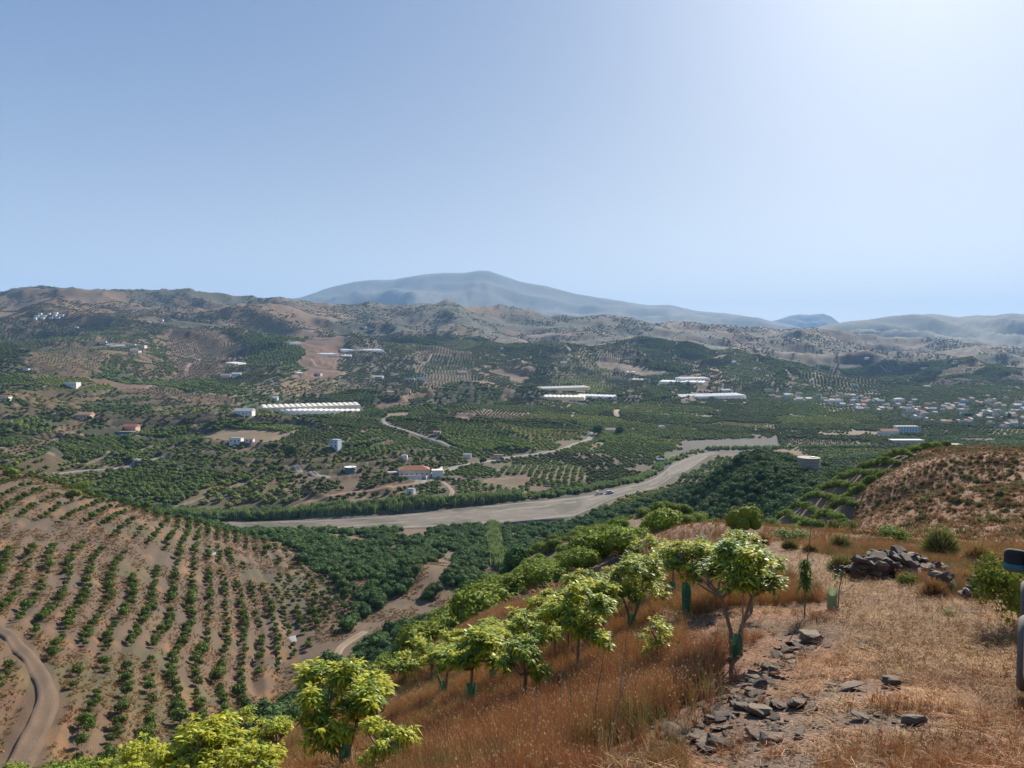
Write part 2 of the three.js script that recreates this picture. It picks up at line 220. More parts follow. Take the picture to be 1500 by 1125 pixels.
function groundColor(x, y, z, slope) {
  const d = Math.hypot(x, z), n1 = fbm(x / 7, z / 7, 4, 160), n2 = fbm(x / 1.3, z / 1.3, 3, 170), n3 = fbm(x / 60, z / 60, 4, 180);
  let c;
  if (z > -3 || d > 16000) return C.soil;
  const zn = zone(x, z);
  if (zn === 'ridge') { c = mixc([0.25, 0.12, 0.06], [0.36, 0.165, 0.075], sm(0.35, 0.7, n1)); c = mixc(c, C.straw, 0.4 * sm(0.5, 0.75, n2)); c = mixc(c, C.grey, 0.8 * sm(0.55, 0.7, fbm(x / 3, z / 3, 3, 190)));
    const [px] = toPixel(x, y, z), onTrack = sm(34, 6, Math.abs(px - lerpLine([[5.5, 1640], [7.7, 1490], [9.5, 1405], [13, 1325], [17, 1250], [26, 1155], [40, 1095]], -z)) * d / 60); c = mixc(c, [0.30, 0.185, 0.115], 0.85 * onTrack * sm(0.2, 0.45, n1)); }
  else if (zn === 'slope') { c = mixc([0.185, 0.11, 0.062], [0.15, 0.108, 0.074], sm(0.35, 0.65, n3)); c = mixc(c, [0.22, 0.155, 0.085], 0.55 * sm(0.5, 0.72, n1)); c = mixc(c, [0.34, 0.18, 0.075], 0.7 * sm(0.6, 0.75, fbm(x / 4, z / 4, 3, 195))); c = mixc(c, C.green, 0.5 * sm(0.55, 0.7, fbm(x / 16, z / 16, 3, 196))); }
  else if (zn === 'flank') { c = mixc(C.soil, C.straw, sm(0.35, 0.7, n1)); c = mixc(c, C.green, 0.6 * sm(0.45, 0.65, n2)); }
  else if (zn === 'scrub') { c = mixc([0.34, 0.155, 0.065], [0.40, 0.22, 0.09], sm(0.4, 0.7, n1)); c = mixc(c, [0.20, 0.125, 0.06], 0.7 * sm(0.5, 0.7, fbm(x / 5, z / 5, 3, 197))); }
  else if (zn === 'rows') c = mixc(C.soil, C.straw, 0.7 * sm(0.3, 0.6, n1));
  else if (zn === 'grove') c = mixc(C.dark, C.soil, 0.8 * sm(0.45, 0.65, n1));
  else if (zn === 'gully') { c = mixc(C.soil, C.grey, sm(0.3, 0.6, n3)); c = mixc(c, C.green, 0.6 * sm(0.5, 0.66, n1)); c = mixc(c, [0.30, 0.17, 0.08], 0.6 * sm(0.55, 0.7, n2)); }
  else {
    const { crop: k, f } = crop(x, z), v = 0.5 + 0.4 * f.tone;
    c = { dense: mixc(C.dark, C.green, f.tone), light: mixc(C.green, C.soil, 0.35 + 0.3 * n1), open: mixc(C.green, C.straw, 0.25 + 0.5 * n1), young: mixc(C.soil, C.straw, f.tone * 0.6), patchy: mixc(C.soil, C.straw, n1), hay: C.hay, red: mixc(C.red, C.soil, f.tone), grey: [0.105, 0.098, 0.082], grass: [0.16, 0.17, 0.07] }[k];
    if (k === 'hill') { const dry = sm(0.40, 0.62, fbm(x / 260, z / 260, 5, 200)); c = mixc([0.065, 0.072, 0.036], mixc([0.16, 0.105, 0.058], [0.31, 0.185, 0.085], fbm(x / 70, z / 70, 4, 210)), dry); }
    else { c = c.map(q => q * v * (0.8 + 0.4 * n3)); if (f.edge < 4 && hash(Math.floor(f.id * 999), 3) > 0.45 && k !== 'grey') c = mixc(c, [0.34, 0.25, 0.16], 0.75); }
  }
  const w = 0.82 + 0.36 * fbm(x / (d * 0.02 + 0.3), z / (d * 0.02 + 0.3), 3, 220);
  return c.map(q => q * w);
}
function noiseTex(size, fn, srgb, rep) { const a = new Uint8Array(size * size * 4); for (let j = 0; j < size; j++) for (let i = 0; i < size; i++) { const v = fn(i, j, size), k = (j * size + i) * 4; for (let q = 0; q < 3; q++) a[k + q] = clamp((v.length ? v[q] : v) * 255, 0, 255); a[k + 3] = 255; } const t = new THREE.DataTexture(a, size, size); t.wrapS = t.wrapT = THREE.RepeatWrapping; t.magFilter = THREE.LinearFilter; t.minFilter = THREE.LinearMipmapLinearFilter; t.generateMipmaps = true; if (srgb) t.colorSpace = THREE.SRGBColorSpace; if (rep) t.repeat.set(rep, rep); t.needsUpdate = true; return t; }
const tileN = (i, j, S, cells, s) => { const x = i / S * cells, y = j / S * cells, X = Math.floor(x), Y = Math.floor(y), u = x - X, v = y - Y, a = u * u * (3 - 2 * u), b = v * v * (3 - 2 * v), m = q => (q % cells + cells) % cells, p = (q, w) => hash(m(X + q), m(Y + w), s); return (p(0, 0) * (1 - a) + p(1, 0) * a) * (1 - b) + (p(0, 1) * (1 - a) + p(1, 1) * a) * b; };
const grit = (i, j, S) => 0.08 * tileN(i, j, S, 23, 1) + 0.27 * tileN(i, j, S, 61, 2) + 0.4 * tileN(i, j, S, 127, 3) + 0.25 * tileN(i, j, S, 251, 4);
const gritMap = noiseTex(512, (i, j, S) => { const g = 0.62 + 0.75 * (grit(i, j, S) - 0.3); return [g, g * 0.985, g * 0.97]; }, true), gritBump = noiseTex(512, grit, false);
{ const pos = new Float32Array(NR * NS * 3), uv = new Float32Array(NR * NS * 2), col = new Float32Array(NR * NS * 3), idx = new Uint32Array((NR - 1) * (NS - 1) * 6);
  for (let i = 0; i < NR; i++) for (let j = 0; j < NS; j++) { const n = i * NS + j, k = n * 3; pos[k] = Math.sin(spokes[j]) * rings[i]; pos[k + 1] = HY[n]; pos[k + 2] = -Math.cos(spokes[j]) * rings[i]; uv[n * 2] = (pos[k] * 0.94 + pos[k + 2] * 0.34) / 2.7; uv[n * 2 + 1] = (pos[k + 2] * 0.94 - pos[k] * 0.34) / 2.7; }
  let q = 0; for (let i = 0; i < NR - 1; i++) for (let j = 0; j < NS - 1; j++) { const p = i * NS + j; idx[q++] = p; idx[q++] = p + 1; idx[q++] = p + NS + 1; idx[q++] = p; idx[q++] = p + NS + 1; idx[q++] = p + NS; }
  const g = new THREE.BufferGeometry(); g.setAttribute('position', new THREE.BufferAttribute(pos, 3)); g.setAttribute('uv', new THREE.BufferAttribute(uv, 2)); g.setIndex(new THREE.BufferAttribute(idx, 1)); g.computeVertexNormals();
  const nn = g.attributes.normal;
  for (let n = 0; n < NR * NS; n++) { const ny = Math.max(0.05, nn.getY(n)), x = pos[n * 3], z = pos[n * 3 + 2]; const c = Math.abs(Math.atan2(x, -z)) < 1 ? groundColor(x, pos[n * 3 + 1], z, Math.sqrt(1 - ny * ny) / ny) : C.soil; col.set(c, n * 3); }
  g.setAttribute('color', new THREE.BufferAttribute(col, 3));
  struct('ground', g, new THREE.MeshStandardMaterial({ vertexColors: true, map: gritMap, bumpMap: gritBump, bumpScale: 0.035, roughness: 1 }));
}
// ---------- far mountains ----------
function range(name, crest, depth, deep, foot, s, amp) {
  const N = 420, M = 46, pos = [], idx = [], x0 = crest[0][0], x1 = crest[crest.length - 1][0];
  for (let j = 0; j <= M; j++) for (let i = 0; i <= N; i++) {
    const px = x0 + (x1 - x0) * i / N, t = j / M * 2 - 1, z = depth + deep * t, x = (px - CX) / F * z;
    const top = at(px, lerpLine(crest, px), depth)[1], e = 1 - Math.abs(t);
    let r = 0, a = 1, q = 1 / (deep * 0.42), n = 0; for (let k = 0; k < 6; k++) { r += a * (1 - Math.abs(2 * vn(x * q, z * q, s + k) - 1)); n += a; a *= 0.5; q *= 2; }
    const y = foot + (top - foot) * Math.pow(e, 0.85) + (r / n - 0.66) * amp * (0.2 + Math.min(1, (1 - e) * 3)) * Math.min(1, e * 4);
    pos.push(x, y, -z); }
  for (let j = 0; j < M; j++) for (let i = 0; i < N; i++) { const p = j * (N + 1) + i; idx.push(p, p + 1, p + N + 2, p, p + N + 2, p + N + 1); }
  const g = new THREE.BufferGeometry(); g.setAttribute('position', new THREE.Float32BufferAttribute(pos, 3)); g.setIndex(idx); g.computeVertexNormals();
  const col = new Float32Array(pos.length); for (let n = 0; n < pos.length / 3; n++) { const v = fbm(pos[n * 3] / 500, pos[n * 3 + 2] / 500, 4, s + 30); col.set(mixc([0.05, 0.065, 0.045], [0.11, 0.105, 0.075], sm(0.35, 0.65, v)), n * 3); } g.setAttribute('color', new THREE.BufferAttribute(col, 3));
  struct(name, g, new THREE.MeshStandardMaterial({ vertexColors: true, roughness: 1 }));
}
range('mountain', [[60, 480], [250, 462], [330, 448], [380, 441], [412, 438], [440, 436], [480, 424], [520, 413], [545, 410], [580, 408], [620, 401], [650, 399], [680, 399], [700, 396], [716, 396], [735, 402], [760, 411], [800, 419], [850, 433], [900, 440], [950, 448], [980, 447], [1020, 455], [1060, 457], [1100, 463], [1140, 471], [1180, 480], [1230, 489], [1320, 500]], 12000, 4500, 20, 300, 420);
range('mountain', [[1040, 490], [1090, 478], [1130, 470], [1150, 465], [1170, 460], [1185, 462], [1205, 459.5], [1216, 463], [1230, 474], [1250, 472], [1272, 471], [1285, 476], [1310, 488], [1400, 500]], 15500, 1800, 20, 340, 260);
range('hill', [[1130, 502], [1160, 492], [1190, 484], [1215, 476], [1240, 472], [1270, 470], [1300, 465], [1335, 461], [1365, 460], [1400, 463], [1430, 460], [1455, 461.5], [1480, 459], [1505, 460], [1560, 456], [1640, 464], [1760, 470]], 7600, 2300, -10, 380, 300);

// ---------- river bed, roads and tracks ----------
const blocked = []; const grid = new Map(), GK = 25;
function block(x, z, r) { for (let i = Math.floor((x - r) / GK); i <= Math.floor((x + r) / GK); i++) for (let j = Math.floor((z - r) / GK); j <= Math.floor((z + r) / GK); j++) { const k = i + ',' + j; if (!grid.has(k)) grid.set(k, []); grid.get(k).push([x, z, r]); } }
function free(x, z, r = 0) { const l = grid.get(Math.floor(x / GK) + ',' + Math.floor(z / GK)); return !l || !l.some(([a, b, q]) => (a - x) ** 2 + (b - z) ** 2 < (q + r) ** 2); }
{ const BANKS = [[335, 767, 773], [370, 765, 778], [420, 763, 781], [500, 759, 781], [560, 756, 779], [620, 751, 776], [680, 746, 771], [740, 741, 767], [800, 734, 762], [845, 728, 757], [880, 722, 745], [915, 715, 731], [950, 705, 722], [972, 692, 709], [985, 682, 700], [1010, 673, 688], [1035, 667, 674], [1052, 665.5, 668]];
  const A = [], B = []; for (const [px, t, b] of BANKS) { const o = (py, l) => { const r = ray(px, py), k = (0 - EYE) / r[1]; l.push(new THREE.Vector3(r[0] * k, 0, r[2] * k)); }; o(t, A); o(b, B); }
  const ca = new THREE.CatmullRomCurve3(A), cb = new THREE.CatmullRomCurve3(B), N = 420, M = 36, pos = [], col = [], uv = [], idx = [];
  for (let i = 0; i <= N; i++) { const a = ca.getPoint(i / N), b = cb.getPoint(i / N); for (let j = 0; j <= M; j++) { const t = j / M, x = a.x + (b.x - a.x) * t, z = a.z + (b.z - a.z) * t, s = i / N * 700;
    let furrow = 0; const f = fbm(s / 40, t * 2.2, 3, 400); furrow = 0.5 * (fbm(s / 9, t * 14, 3, 401) - 0.5); const bank = Math.min(t, 1 - t);
    let e = -1e9; for (const [ox, oz] of [[0, 0], [2, 0], [-2, 0], [0, 3], [0, -3]]) e = Math.max(e, ground(x + ox, z + oz));
    pos.push(x, (bank < 0.02 ? e - 0.3 : Math.max(e + 0.35, 0.35) + furrow * sm(0, 0.1, bank)), z); uv.push(x / 6, z / 6);
    const lane = Math.max(...[0.12 + 0.05 * Math.sin(s / 70), 0.5 + 0.22 * Math.sin(s / 95 + 1), 0.9].map(q => 1 - sm(0.015, 0.05, Math.abs(t - q + 0.16 * (fbm(s / 25, 1, 2, 402) - 0.5))))), weed = sm(0.52, 0.66, f) * sm(0.45, 0.6, fbm(s / 6, t * 9, 3, 403));
    let c = mixc([0.20, 0.17, 0.135], [0.31, 0.265, 0.21], fbm(s / 14, t * 5, 4, 404)); c = mixc(c, [0.13, 0.12, 0.09], 0.8 * sm(0.46, 0.6, f)); c = mixc(c, [0.17, 0.17, 0.085], 0.6 * weed); c = mixc(c, [0.40, 0.35, 0.285], 0.8 * lane * sm(0.3, 0.5, fbm(s / 18, t * 3, 2, 406))); col.push(...c);
    if (i % 2 === 0 && j % 4 === 0) block(x, z, 4.5); } }
  for (let i = 0; i < N; i++) for (let j = 0; j < M; j++) { const p = i * (M + 1) + j; idx.push(p, p + 1, p + M + 2, p, p + M + 2, p + M + 1); }
  const g = new THREE.BufferGeometry(); g.setAttribute('position', new THREE.Float32BufferAttribute(pos, 3)); g.setAttribute('uv', new THREE.Float32BufferAttribute(uv, 2)); g.setAttribute('color', new THREE.Float32BufferAttribute(col, 3)); g.setIndex(idx); g.computeVertexNormals();
  struct('river_bed', g, new THREE.MeshStandardMaterial({ vertexColors: true, map: gritMap, roughness: 1, side: THREE.DoubleSide }));
}
function road(name, pts, width, c, from, lift = 0.18) {
  const curve = new THREE.CatmullRomCurve3(pts.map(([px, py]) => new THREE.Vector3(...hit(px, py, from))), false, 'centripetal'), L = curve.getLength(), N = Math.ceil(L / Math.max(0.8, width * 0.3)), M = 6, pos = [], col = [], idx = [], uv = [];
  for (let i = 0; i <= N; i++) { const p = curve.getPointAt(i / N), t = curve.getTangentAt(i / N), nx = -t.z, nz = t.x, l = Math.hypot(nx, nz) || 1, w = width * (0.92 + 0.2 * fbm(i * 0.13, 3, 2, 410));
    const mid = ground(p.x, p.z);
    for (let j = 0; j <= M; j++) { const s = (j / M - 0.5) * w, x = p.x + nx / l * s, z = p.z + nz / l * s, ed = Math.abs(j / M - 0.5) > 0.49; const y = Math.max(ground(x, z), mid * 0.5 + ground(x, z) * 0.5) + (ed ? -0.4 : lift);
      pos.push(x, y, z); uv.push(x / 3, z / 3); const rut = Math.abs(Math.abs(j / M - 0.5) - 0.25) < 0.1 ? 1.12 : 0.92, v = rut * (0.8 + 0.4 * fbm(x / 3, z / 3, 3, 411)); col.push(c[0] * v, c[1] * v, c[2] * v); }
    block(p.x, p.z, width * 0.5 + 0.8); }
  for (let i = 0; i < N; i++) for (let j = 0; j < M; j++) { const p = i * (M + 1) + j; idx.push(p, p + 1, p + M + 2, p, p + M + 2, p + M + 1); }
  const g = new THREE.BufferGeometry(); g.setAttribute('position', new THREE.Float32BufferAttribute(pos, 3)); g.setAttribute('uv', new THREE.Float32BufferAttribute(uv, 2)); g.setAttribute('color', new THREE.Float32BufferAttribute(col, 3)); g.setIndex(idx); g.computeVertexNormals();
  struct(name, g, new THREE.MeshStandardMaterial({ vertexColors: true, map: gritMap, roughness: 1, side: THREE.DoubleSide }));
}
const TAR = [0.36, 0.33, 0.29], DIRT = [0.42, 0.31, 0.21], EARTH = [0.34, 0.21, 0.12], TRK = [0.17, 0.115, 0.075];
road('road', [[612, 708], [632, 700], [652, 690], [684, 681], [742, 671], [800, 661], [842, 651], [866, 641], [868, 633]], 8.5, TAR, 400);
road('road', [[416, 683], [436, 687], [458, 693], [478, 699], [492, 700]], 6, TAR, 400);
road('road', [[78, 694], [120, 690], [165, 687], [195, 681], [222, 674], [245, 667]], 5.5, TAR, 400);
road('dirt_road', [[420, 747], [448, 737], [480, 727], [520, 721], [560, 715], [590, 711], [612, 708]], 5.5, EARTH, 400);
road('dirt_road', [[561, 613], [567, 622], [585, 628], [610, 636], [640, 646], [668, 656]], 5, TAR, 500);
road('dirt_road', [[648, 706], [662, 720], [655, 735]], 4, DIRT, 400);
road('dirt_road', [[270, 550], [287, 531], [290, 526], [268, 522], [235, 516]], 6, DIRT, 700);
road('dirt_road', [[632, 518], [629, 526], [620, 533]], 6, DIRT, 900);
road('dirt_road', [[832, 528], [835, 516], [828, 506]], 6, DIRT, 900);
road('dirt_road', [[456, 526], [460, 532], [470, 537]], 6, DIRT, 900);
road('dirt_road', [[905, 612], [902, 606], [905, 600]], 7, DIRT, 700);
road('dirt_road', [[1150, 541], [1158, 548], [1168, 551]], 7, DIRT, 900);
road('dirt_road', [[1288, 535], [1298, 543], [1306, 544]], 7, DIRT, 900);
road('dirt_road', [[535, 925], [500, 948], [492, 962]], 3, DIRT, 120, 0.12);
road('farm_track', [[-60, 890], [0, 925], [34, 956], [58, 990], [68, 1025], [58, 1065], [38, 1100], [18, 1140]], 3.2, TRK, 70, 0.24);
console.log('structure done');
// ---------- foliage ----------
const leafMat = (o = {}) => new THREE.MeshPhysicalMaterial({ vertexColors: true, roughness: 0.88, transmission: 0.3, thickness: 0, specularIntensity: 0.35, side: THREE.DoubleSide, ...o });
const CROWN = leafMat(), BARK = matte(0.12, 0.085, 0.06), BARK2 = matte(0.17, 0.135, 0.10);
class Geo { constructor() { this.p = []; this.c = []; }
  tri(a, b, c, col) { this.p.push(...a, ...b, ...c); this.c.push(...col, ...col, ...col); }
  quad(a, b, c, d, col) { this.tri(a, b, c, col); this.tri(a, c, d, col); }
  build() { const g = new THREE.BufferGeometry(); g.setAttribute('position', new THREE.Float32BufferAttribute(this.p, 3)); g.setAttribute('color', new THREE.Float32BufferAttribute(this.c, 3)); g.computeVertexNormals(); return g; } }
const norm = v => { const l = Math.hypot(...v) || 1; return [v[0] / l, v[1] / l, v[2] / l]; }, cross = (a, b) => [a[1] * b[2] - a[2] * b[1], a[2] * b[0] - a[0] * b[2], a[0] * b[1] - a[1] * b[0]], add = (a, b, k = 1) => [a[0] + b[0] * k, a[1] + b[1] * k, a[2] + b[2] * k];
const rdir = () => { const z = rr(-1, 1), t = rr(0, 6.2832), r = Math.sqrt(1 - z * z); return [r * Math.cos(t), z, r * Math.sin(t)]; };
// crown of leaf clumps in a lobed volume, width about 1, foot at y = 0
function clumpCrown(n, size, tones, { low = 0.12, top = 0.92, lobes = 6, core = 0.62, rx = 0.5 } = {}) {
  const g = new Geo(), L = []; for (let i = 0; i < lobes; i++) { const a = i / lobes * 6.28 + rr(-0.4, 0.4), q = i === 0 ? 0 : rr(0.18, 0.3) * 2 * rx; L.push([Math.cos(a) * q, low + (top - low) * (i === 0 ? 0.62 : rr(0.34, 0.66)), Math.sin(a) * q, rr(0.2, 0.3) * 2 * rx]); }
  const my = (low + top) / 2, hy = (top - low) / 2;
  for (let i = 0; i < n; i++) { const l = L[Math.floor(rnd() * lobes)], d = rdir(), r = l[3] * rr(0.75, 1.12); let p = [l[0] + d[0] * r, l[1] + d[1] * r * hy / 0.32 * 0.8, l[2] + d[2] * r]; if (p[1] < low) p[1] = low + rnd() * 0.1;
    const nrm = norm(add(d, rdir(), 0.75)), u = norm(cross(nrm, rdir())), v = cross(nrm, u), s = size * rr(0.6, 1.3), t = mixc(tones[0], tones[1], Math.pow(rnd(), 1.4)), k = rr(0.8, 1.2), col = t.map(q => q * k);
    g.tri(add(p, u, -s), add(add(p, v, s * 0.55), u, -s * 0.05), add(add(p, nrm, s * 0.2), u, s), col); g.tri(add(p, u, -s), add(add(p, nrm, s * 0.2), u, s), add(p, v, -s * 0.55), col); }
  if (core) { const ic = new THREE.IcosahedronGeometry(1, 1), P = ic.attributes.position, c = mixc(tones[0], tones[1], 0.45); for (const l of L) for (let i = 0; i < P.count; i += 3) { const q = k => [l[0] + P.getX(i + k) * l[3] * core, l[1] + P.getY(i + k) * l[3] * core * hy / 0.32 * 0.8, l[2] + P.getZ(i + k) * l[3] * core]; g.tri(q(0), q(1), q(2), c); } }
  return g.build();
}
function tubeGeo(pts, radii, seg = 6) { // tapered tube through points
  const pos = [], idx = []; pts.forEach((p, i) => { const t = norm(add(pts[Math.min(i + 1, pts.length - 1)], pts[Math.max(i - 1, 0)], -1)), u = norm(cross(t, Math.abs(t[1]) < 0.9 ? [0, 1, 0] : [1, 0, 0])), v = cross(t, u); for (let k = 0; k < seg; k++) { const a = k / seg * 6.2832; pos.push(...add(add(p, u, Math.cos(a) * radii[i]), v, Math.sin(a) * radii[i])); } });
  for (let i = 0; i < pts.length - 1; i++) for (let k = 0; k < seg; k++) { const a = i * seg + k, b = i * seg + (k + 1) % seg; idx.push(a, a + seg, b, b, a + seg, b + seg); }
  const g = new THREE.BufferGeometry(); g.setAttribute('position', new THREE.Float32BufferAttribute(pos, 3)); g.setIndex(idx); g.computeVertexNormals(); return g; }
const GREEN = { // leaf tones, dark to light
  slope: [[0.05, 0.09, 0.014], [0.20, 0.25, 0.035]], flank: [[0.09, 0.14, 0.014], [0.30, 0.35, 0.035]], deep: [[0.03, 0.075, 0.018], [0.12, 0.19, 0.04]], valley: [[0.055, 0.095, 0.016], [0.20, 0.25, 0.045]], pale: [[0.11, 0.14, 0.025], [0.31, 0.33, 0.065]], olive: [[0.08, 0.09, 0.03], [0.21, 0.20, 0.075]], reed: [[0.13, 0.18, 0.06], [0.32, 0.40, 0.16]] };
const smallTrunk = tubeGeo([[0, -0.25, 0], [0.01, 0.12, 0], [0.02, 0.4, 0.01]], [0.03, 0.026, 0.016], 5);
const many = (k, fn) => Array.from({ length: k }, fn);
const kinds = {
  slope: many(4, () => clumpCrown(420, 0.085, GREEN.slope, { low: 0.2, top: 0.95, lobes: 7, core: 0.5 })),
  flank: many(4, () => clumpCrown(1100, 0.05, GREEN.flank, { low: 0.08, top: 0.9, lobes: 8, core: 0.7 })),
  deep: many(4, () => clumpCrown(620, 0.062, GREEN.deep, { low: 0.05, top: 0.9, lobes: 8, core: 0.75 })),
  valley: many(4, () => clumpCrown(150, 0.12, GREEN.valley, { low: 0.05, top: 0.85, lobes: 6, core: 0.8 })),
  pale: many(3, () => clumpCrown(150, 0.12, GREEN.pale, { low: 0.05, top: 0.85, lobes: 6, core: 0.8 })),
  olive: many(3, () => clumpCrown(110, 0.12, GREEN.olive, { low: 0, top: 0.8, lobes: 5, core: 0.8 })),
};
const dummy = new THREE.Object3D(), tint = new THREE.Color();
function stuff(name, label, category, geo, mat, list) { // list: [x, y, z, width, height, turn, brightness, lean]
  const m = new THREE.InstancedMesh(geo, mat, list.length); let k = 0;
  for (const [x, y, z, w, h, t, b, lean = 0] of list) { dummy.position.set(x, y, z); dummy.rotation.set(lean, t, lean * 0.7); dummy.scale.set(w, h, w); dummy.updateMatrix(); m.setMatrixAt(k, dummy.matrix); if (Array.isArray(b)) tint.setRGB(...b); else tint.setRGB(b, b, b * 0.95); m.setColorAt(k++, tint); }
  if (list.length) tag(m, name, label, category, null, 'stuff'); return m; }
const tints = [0.8, 0.95, 1.1, 1.25].map((b, i) => leafMat({ color: lin(b * [1, 1.08, 1, 0.92][i], b, b * 0.9) }));
// trees: the largest in the picture one by one, the rest as stuff
function plant(list, kind, most, name, label, group, restName, restLabel, trunk = true) {
  for (const t of list) { const p = toPixel(t[0], t[1] + t[4] * 0.5, t[2]); t.vis = p[0] > 5 && p[0] < 1495 && p[1] < 1120 && seen(t[0], t[1] + t[4] * 0.85, t[2], 0.3) ? t[3] / p[2] : 0; }
  const order = list.slice().sort((a, b) => b.vis - a.vis), geos = kinds[kind], rest = geos.map(() => []);
  order.forEach((t, i) => {
    if (i < most && t.vis > 0) { const o = new THREE.Group(); o.position.set(t[0], t[1], t[2]); o.rotation.y = t[5]; o.scale.set(t[3], t[4], t[3]); part('crown', geos[i % geos.length], tints[Math.floor(hash(i, 3, 9) * 4)], o); if (trunk) part('trunk', smallTrunk, BARK, o); tag(o, name, label, 'tree', group); }
    else rest[i % geos.length].push(t); });
  rest.forEach((l, i) => stuff(restName, restLabel, 'trees', geos[i], CROWN, l));
}
const inFrame = (x, z, m = 110) => { const px = CX + F * x / -z; return px > -m && px < 1500 + m; };
// hillside orchard on the left: rows that run up and away
{ const L = [], ux = -0.37, uz = -0.93, vx = 0.93, vz = -0.37;
  for (let r = -105; r < 105; r++) for (let s = 0; s < 190; s++) { const warp = 11 * (fbm(s * 0.03, r * 0.08, 2, 500) - 0.5), a = s * 1.9 + rr(-0.65, 0.65), b = r * 3.7 + warp + rr(-0.5, 0.5), x = -60 + ux * a + vx * b, z = -70 + uz * a + vz * b;
    if (z > -72 || z < -318 || !inFrame(x, z) || zone(x, z) !== 'slope' || !free(x, z, 0.9)) continue;
    const gap = fbm(x / 17, z / 17, 3, 505); if (gap < 0.36 || rnd() < 0.16) continue;
    const w = rr(0.9, 2.1) * (0.75 + 0.5 * gap) * (rnd() < 0.05 ? 1.5 : 1); L.push([x, ground(x, z), z, w, w * rr(0.8, 1.15), rr(0, 6.3), rr(0.75, 1.3)]); }
  console.log('slope trees', L.length);
  plant(L, 'slope', 300, 'orchard_tree', 'small round fruit tree planted in a row on the bare brown hillside', 'fruit trees in rows on the brown hillside', 'orchard_row', 'small fruit trees far up the bare brown hillside orchard'); }
// bright trees on the flank of the ridge, dark ones in the gully
{ const L = [], D = [], G = [], R = [];
  for (let x = -330; x < 330; x += 3.1) for (let z = -44; z > -448; z -= 3.1) { const X = x + rr(-1.1, 1.1), Z = z + rr(-1.1, 1.1); if (!inFrame(X, Z) || !free(X, Z, 1.6)) continue;
    const zn = zone(X, Z), [px, py] = pxy(X, Z);
    if (zn === 'flank') { if (fbm(X / 9, Z / 9, 2, 510) < 0.36 || (px > 980 && py > 752 && px < 1100 && -Z < 110)) continue; const w = rr(2.2, 3.5); L.push([X, ground(X, Z) - 0.2, Z, w, w * rr(0.7, 0.85), rr(0, 6.3), rr(0.8, 1.25)]); }
    else if (zn === 'gully') { const n = bare(X, Z); if (inGullyBare(px, py) ? n < 0.5 : n < 0.35) continue; if (rnd() < 0.12) continue; if (px > 712 && px < 742 && -Z < 380 && -Z > 260) continue; const w = rr(2.8, 5.6); D.push([X, ground(X, Z) - 0.3, Z, w, w * rr(0.7, 0.95), rr(0, 6.3), rr(0.65, 1.25) + 0.5 * fbm(X / 30, Z / 30, 2, 515)]); }
    else if (zn === 'grove') { const w = rr(4.2, 6.2); if (rnd() < 0.12) continue; G.push([X, ground(X, Z) - 0.3, Z, w, w * rr(0.75, 0.95), rr(0, 6.3), rr(0.7, 1.15)]); } }
  // hedge-like rows on the slope below the water tank
  const ax = 0.62, az = -0.78; for (let r = -30; r < 40; r++) for (let s = -40; s < 60; s++) { const a = s * 2.1 + rr(-0.3, 0.3), b = r * 6.2, X = 85 + ax * a * 0.25 - az * b * 0.8 + 0.97 * a * 0, Z = -175 - a + b * 0.35; if (-Z < 100 || -Z > 262 || !inFrame(X, Z) || zone(X, Z) !== 'rows' || rnd() < 0.06) continue; const w = rr(2.3, 3.2); R.push([X, ground(X, Z) - 0.15, Z, w, w * rr(0.75, 1), rr(0, 6.3), rr(0.8, 1.2)]); }
  console.log('flank', L.length, 'gully', D.length, 'grove', G.length, 'rows', R.length);
  plant(L, 'flank', 300, 'mango_tree', 'bright green round fruit tree on the steep flank below the ridge', 'bright fruit trees on the flank of the ridge', 'flank_foliage', 'bright green fruit trees lower on the flank of the ridge');
  plant(D, 'deep', 300, 'avocado_tree', 'dark green broad fruit tree in the gully between the hills', 'dark fruit trees in the gully', 'gully_foliage', 'dark green fruit trees massed in the gully');
  plant(G, 'deep', 160, 'grove_tree', 'dark green fruit tree of the dense grove on the knoll by the water tank', 'dark trees of the grove on the knoll', 'grove_foliage', 'dark trees massed on the knoll by the water tank');
  plant(R, 'flank', 220, 'hedge_tree', 'green fruit tree standing in straight rows on the slope below the water tank', 'fruit trees in straight rows below the water tank', 'row_foliage', 'fruit trees in straight rows below the water tank, further off'); }
// ---------- buildings of the valley ----------
const DULL = matte(0.56, 0.52, 0.46), WHITE = matte(0.74, 0.70, 0.64), CREAM = matte(0.62, 0.55, 0.44), PINK = matte(0.55, 0.38, 0.28), BLUE = matte(0.05, 0.17, 0.42), PALEBLUE = matte(0.50, 0.57, 0.62), TILE = matte(0.36, 0.13, 0.07), TILE2 = matte(0.42, 0.24, 0.15), GREYROOF = matte(0.45, 0.44, 0.43), PANE = new THREE.MeshStandardMaterial({ color: lin(0.03, 0.035, 0.04), roughness: 0.15 }), WOOD = matte(0.13, 0.075, 0.04), CONCRETE = matte(0.42, 0.38, 0.33), TEAL = matte(0.04, 0.16, 0.15), film = (r, g, b) => new THREE.MeshPhysicalMaterial({ color: lin(r, g, b), roughness: 0.95, transmission: 0.45, thickness: 0, side: THREE.DoubleSide }), PLASTIC = film(0.86, 0.85, 0.82), PLASTIC2 = film(0.80, 0.74, 0.60), STEEL = matte(0.35, 0.36, 0.37, { roughness: 0.5 });
const box = (w, h, d, x, y, z) => new THREE.BoxGeometry(w, h, d).translate(x, y, z);
function gable(w, d, h, over = 0.4) { const s = new THREE.Shape([new THREE.Vector2(-d / 2 - over, 0), new THREE.Vector2(d / 2 + over, 0), new THREE.Vector2(0, h)]); return new THREE.ExtrudeGeometry(s, { depth: w + 2 * over, bevelEnabled: false }).translate(0, 0, -w / 2 - over).rotateY(Math.PI / 2); }
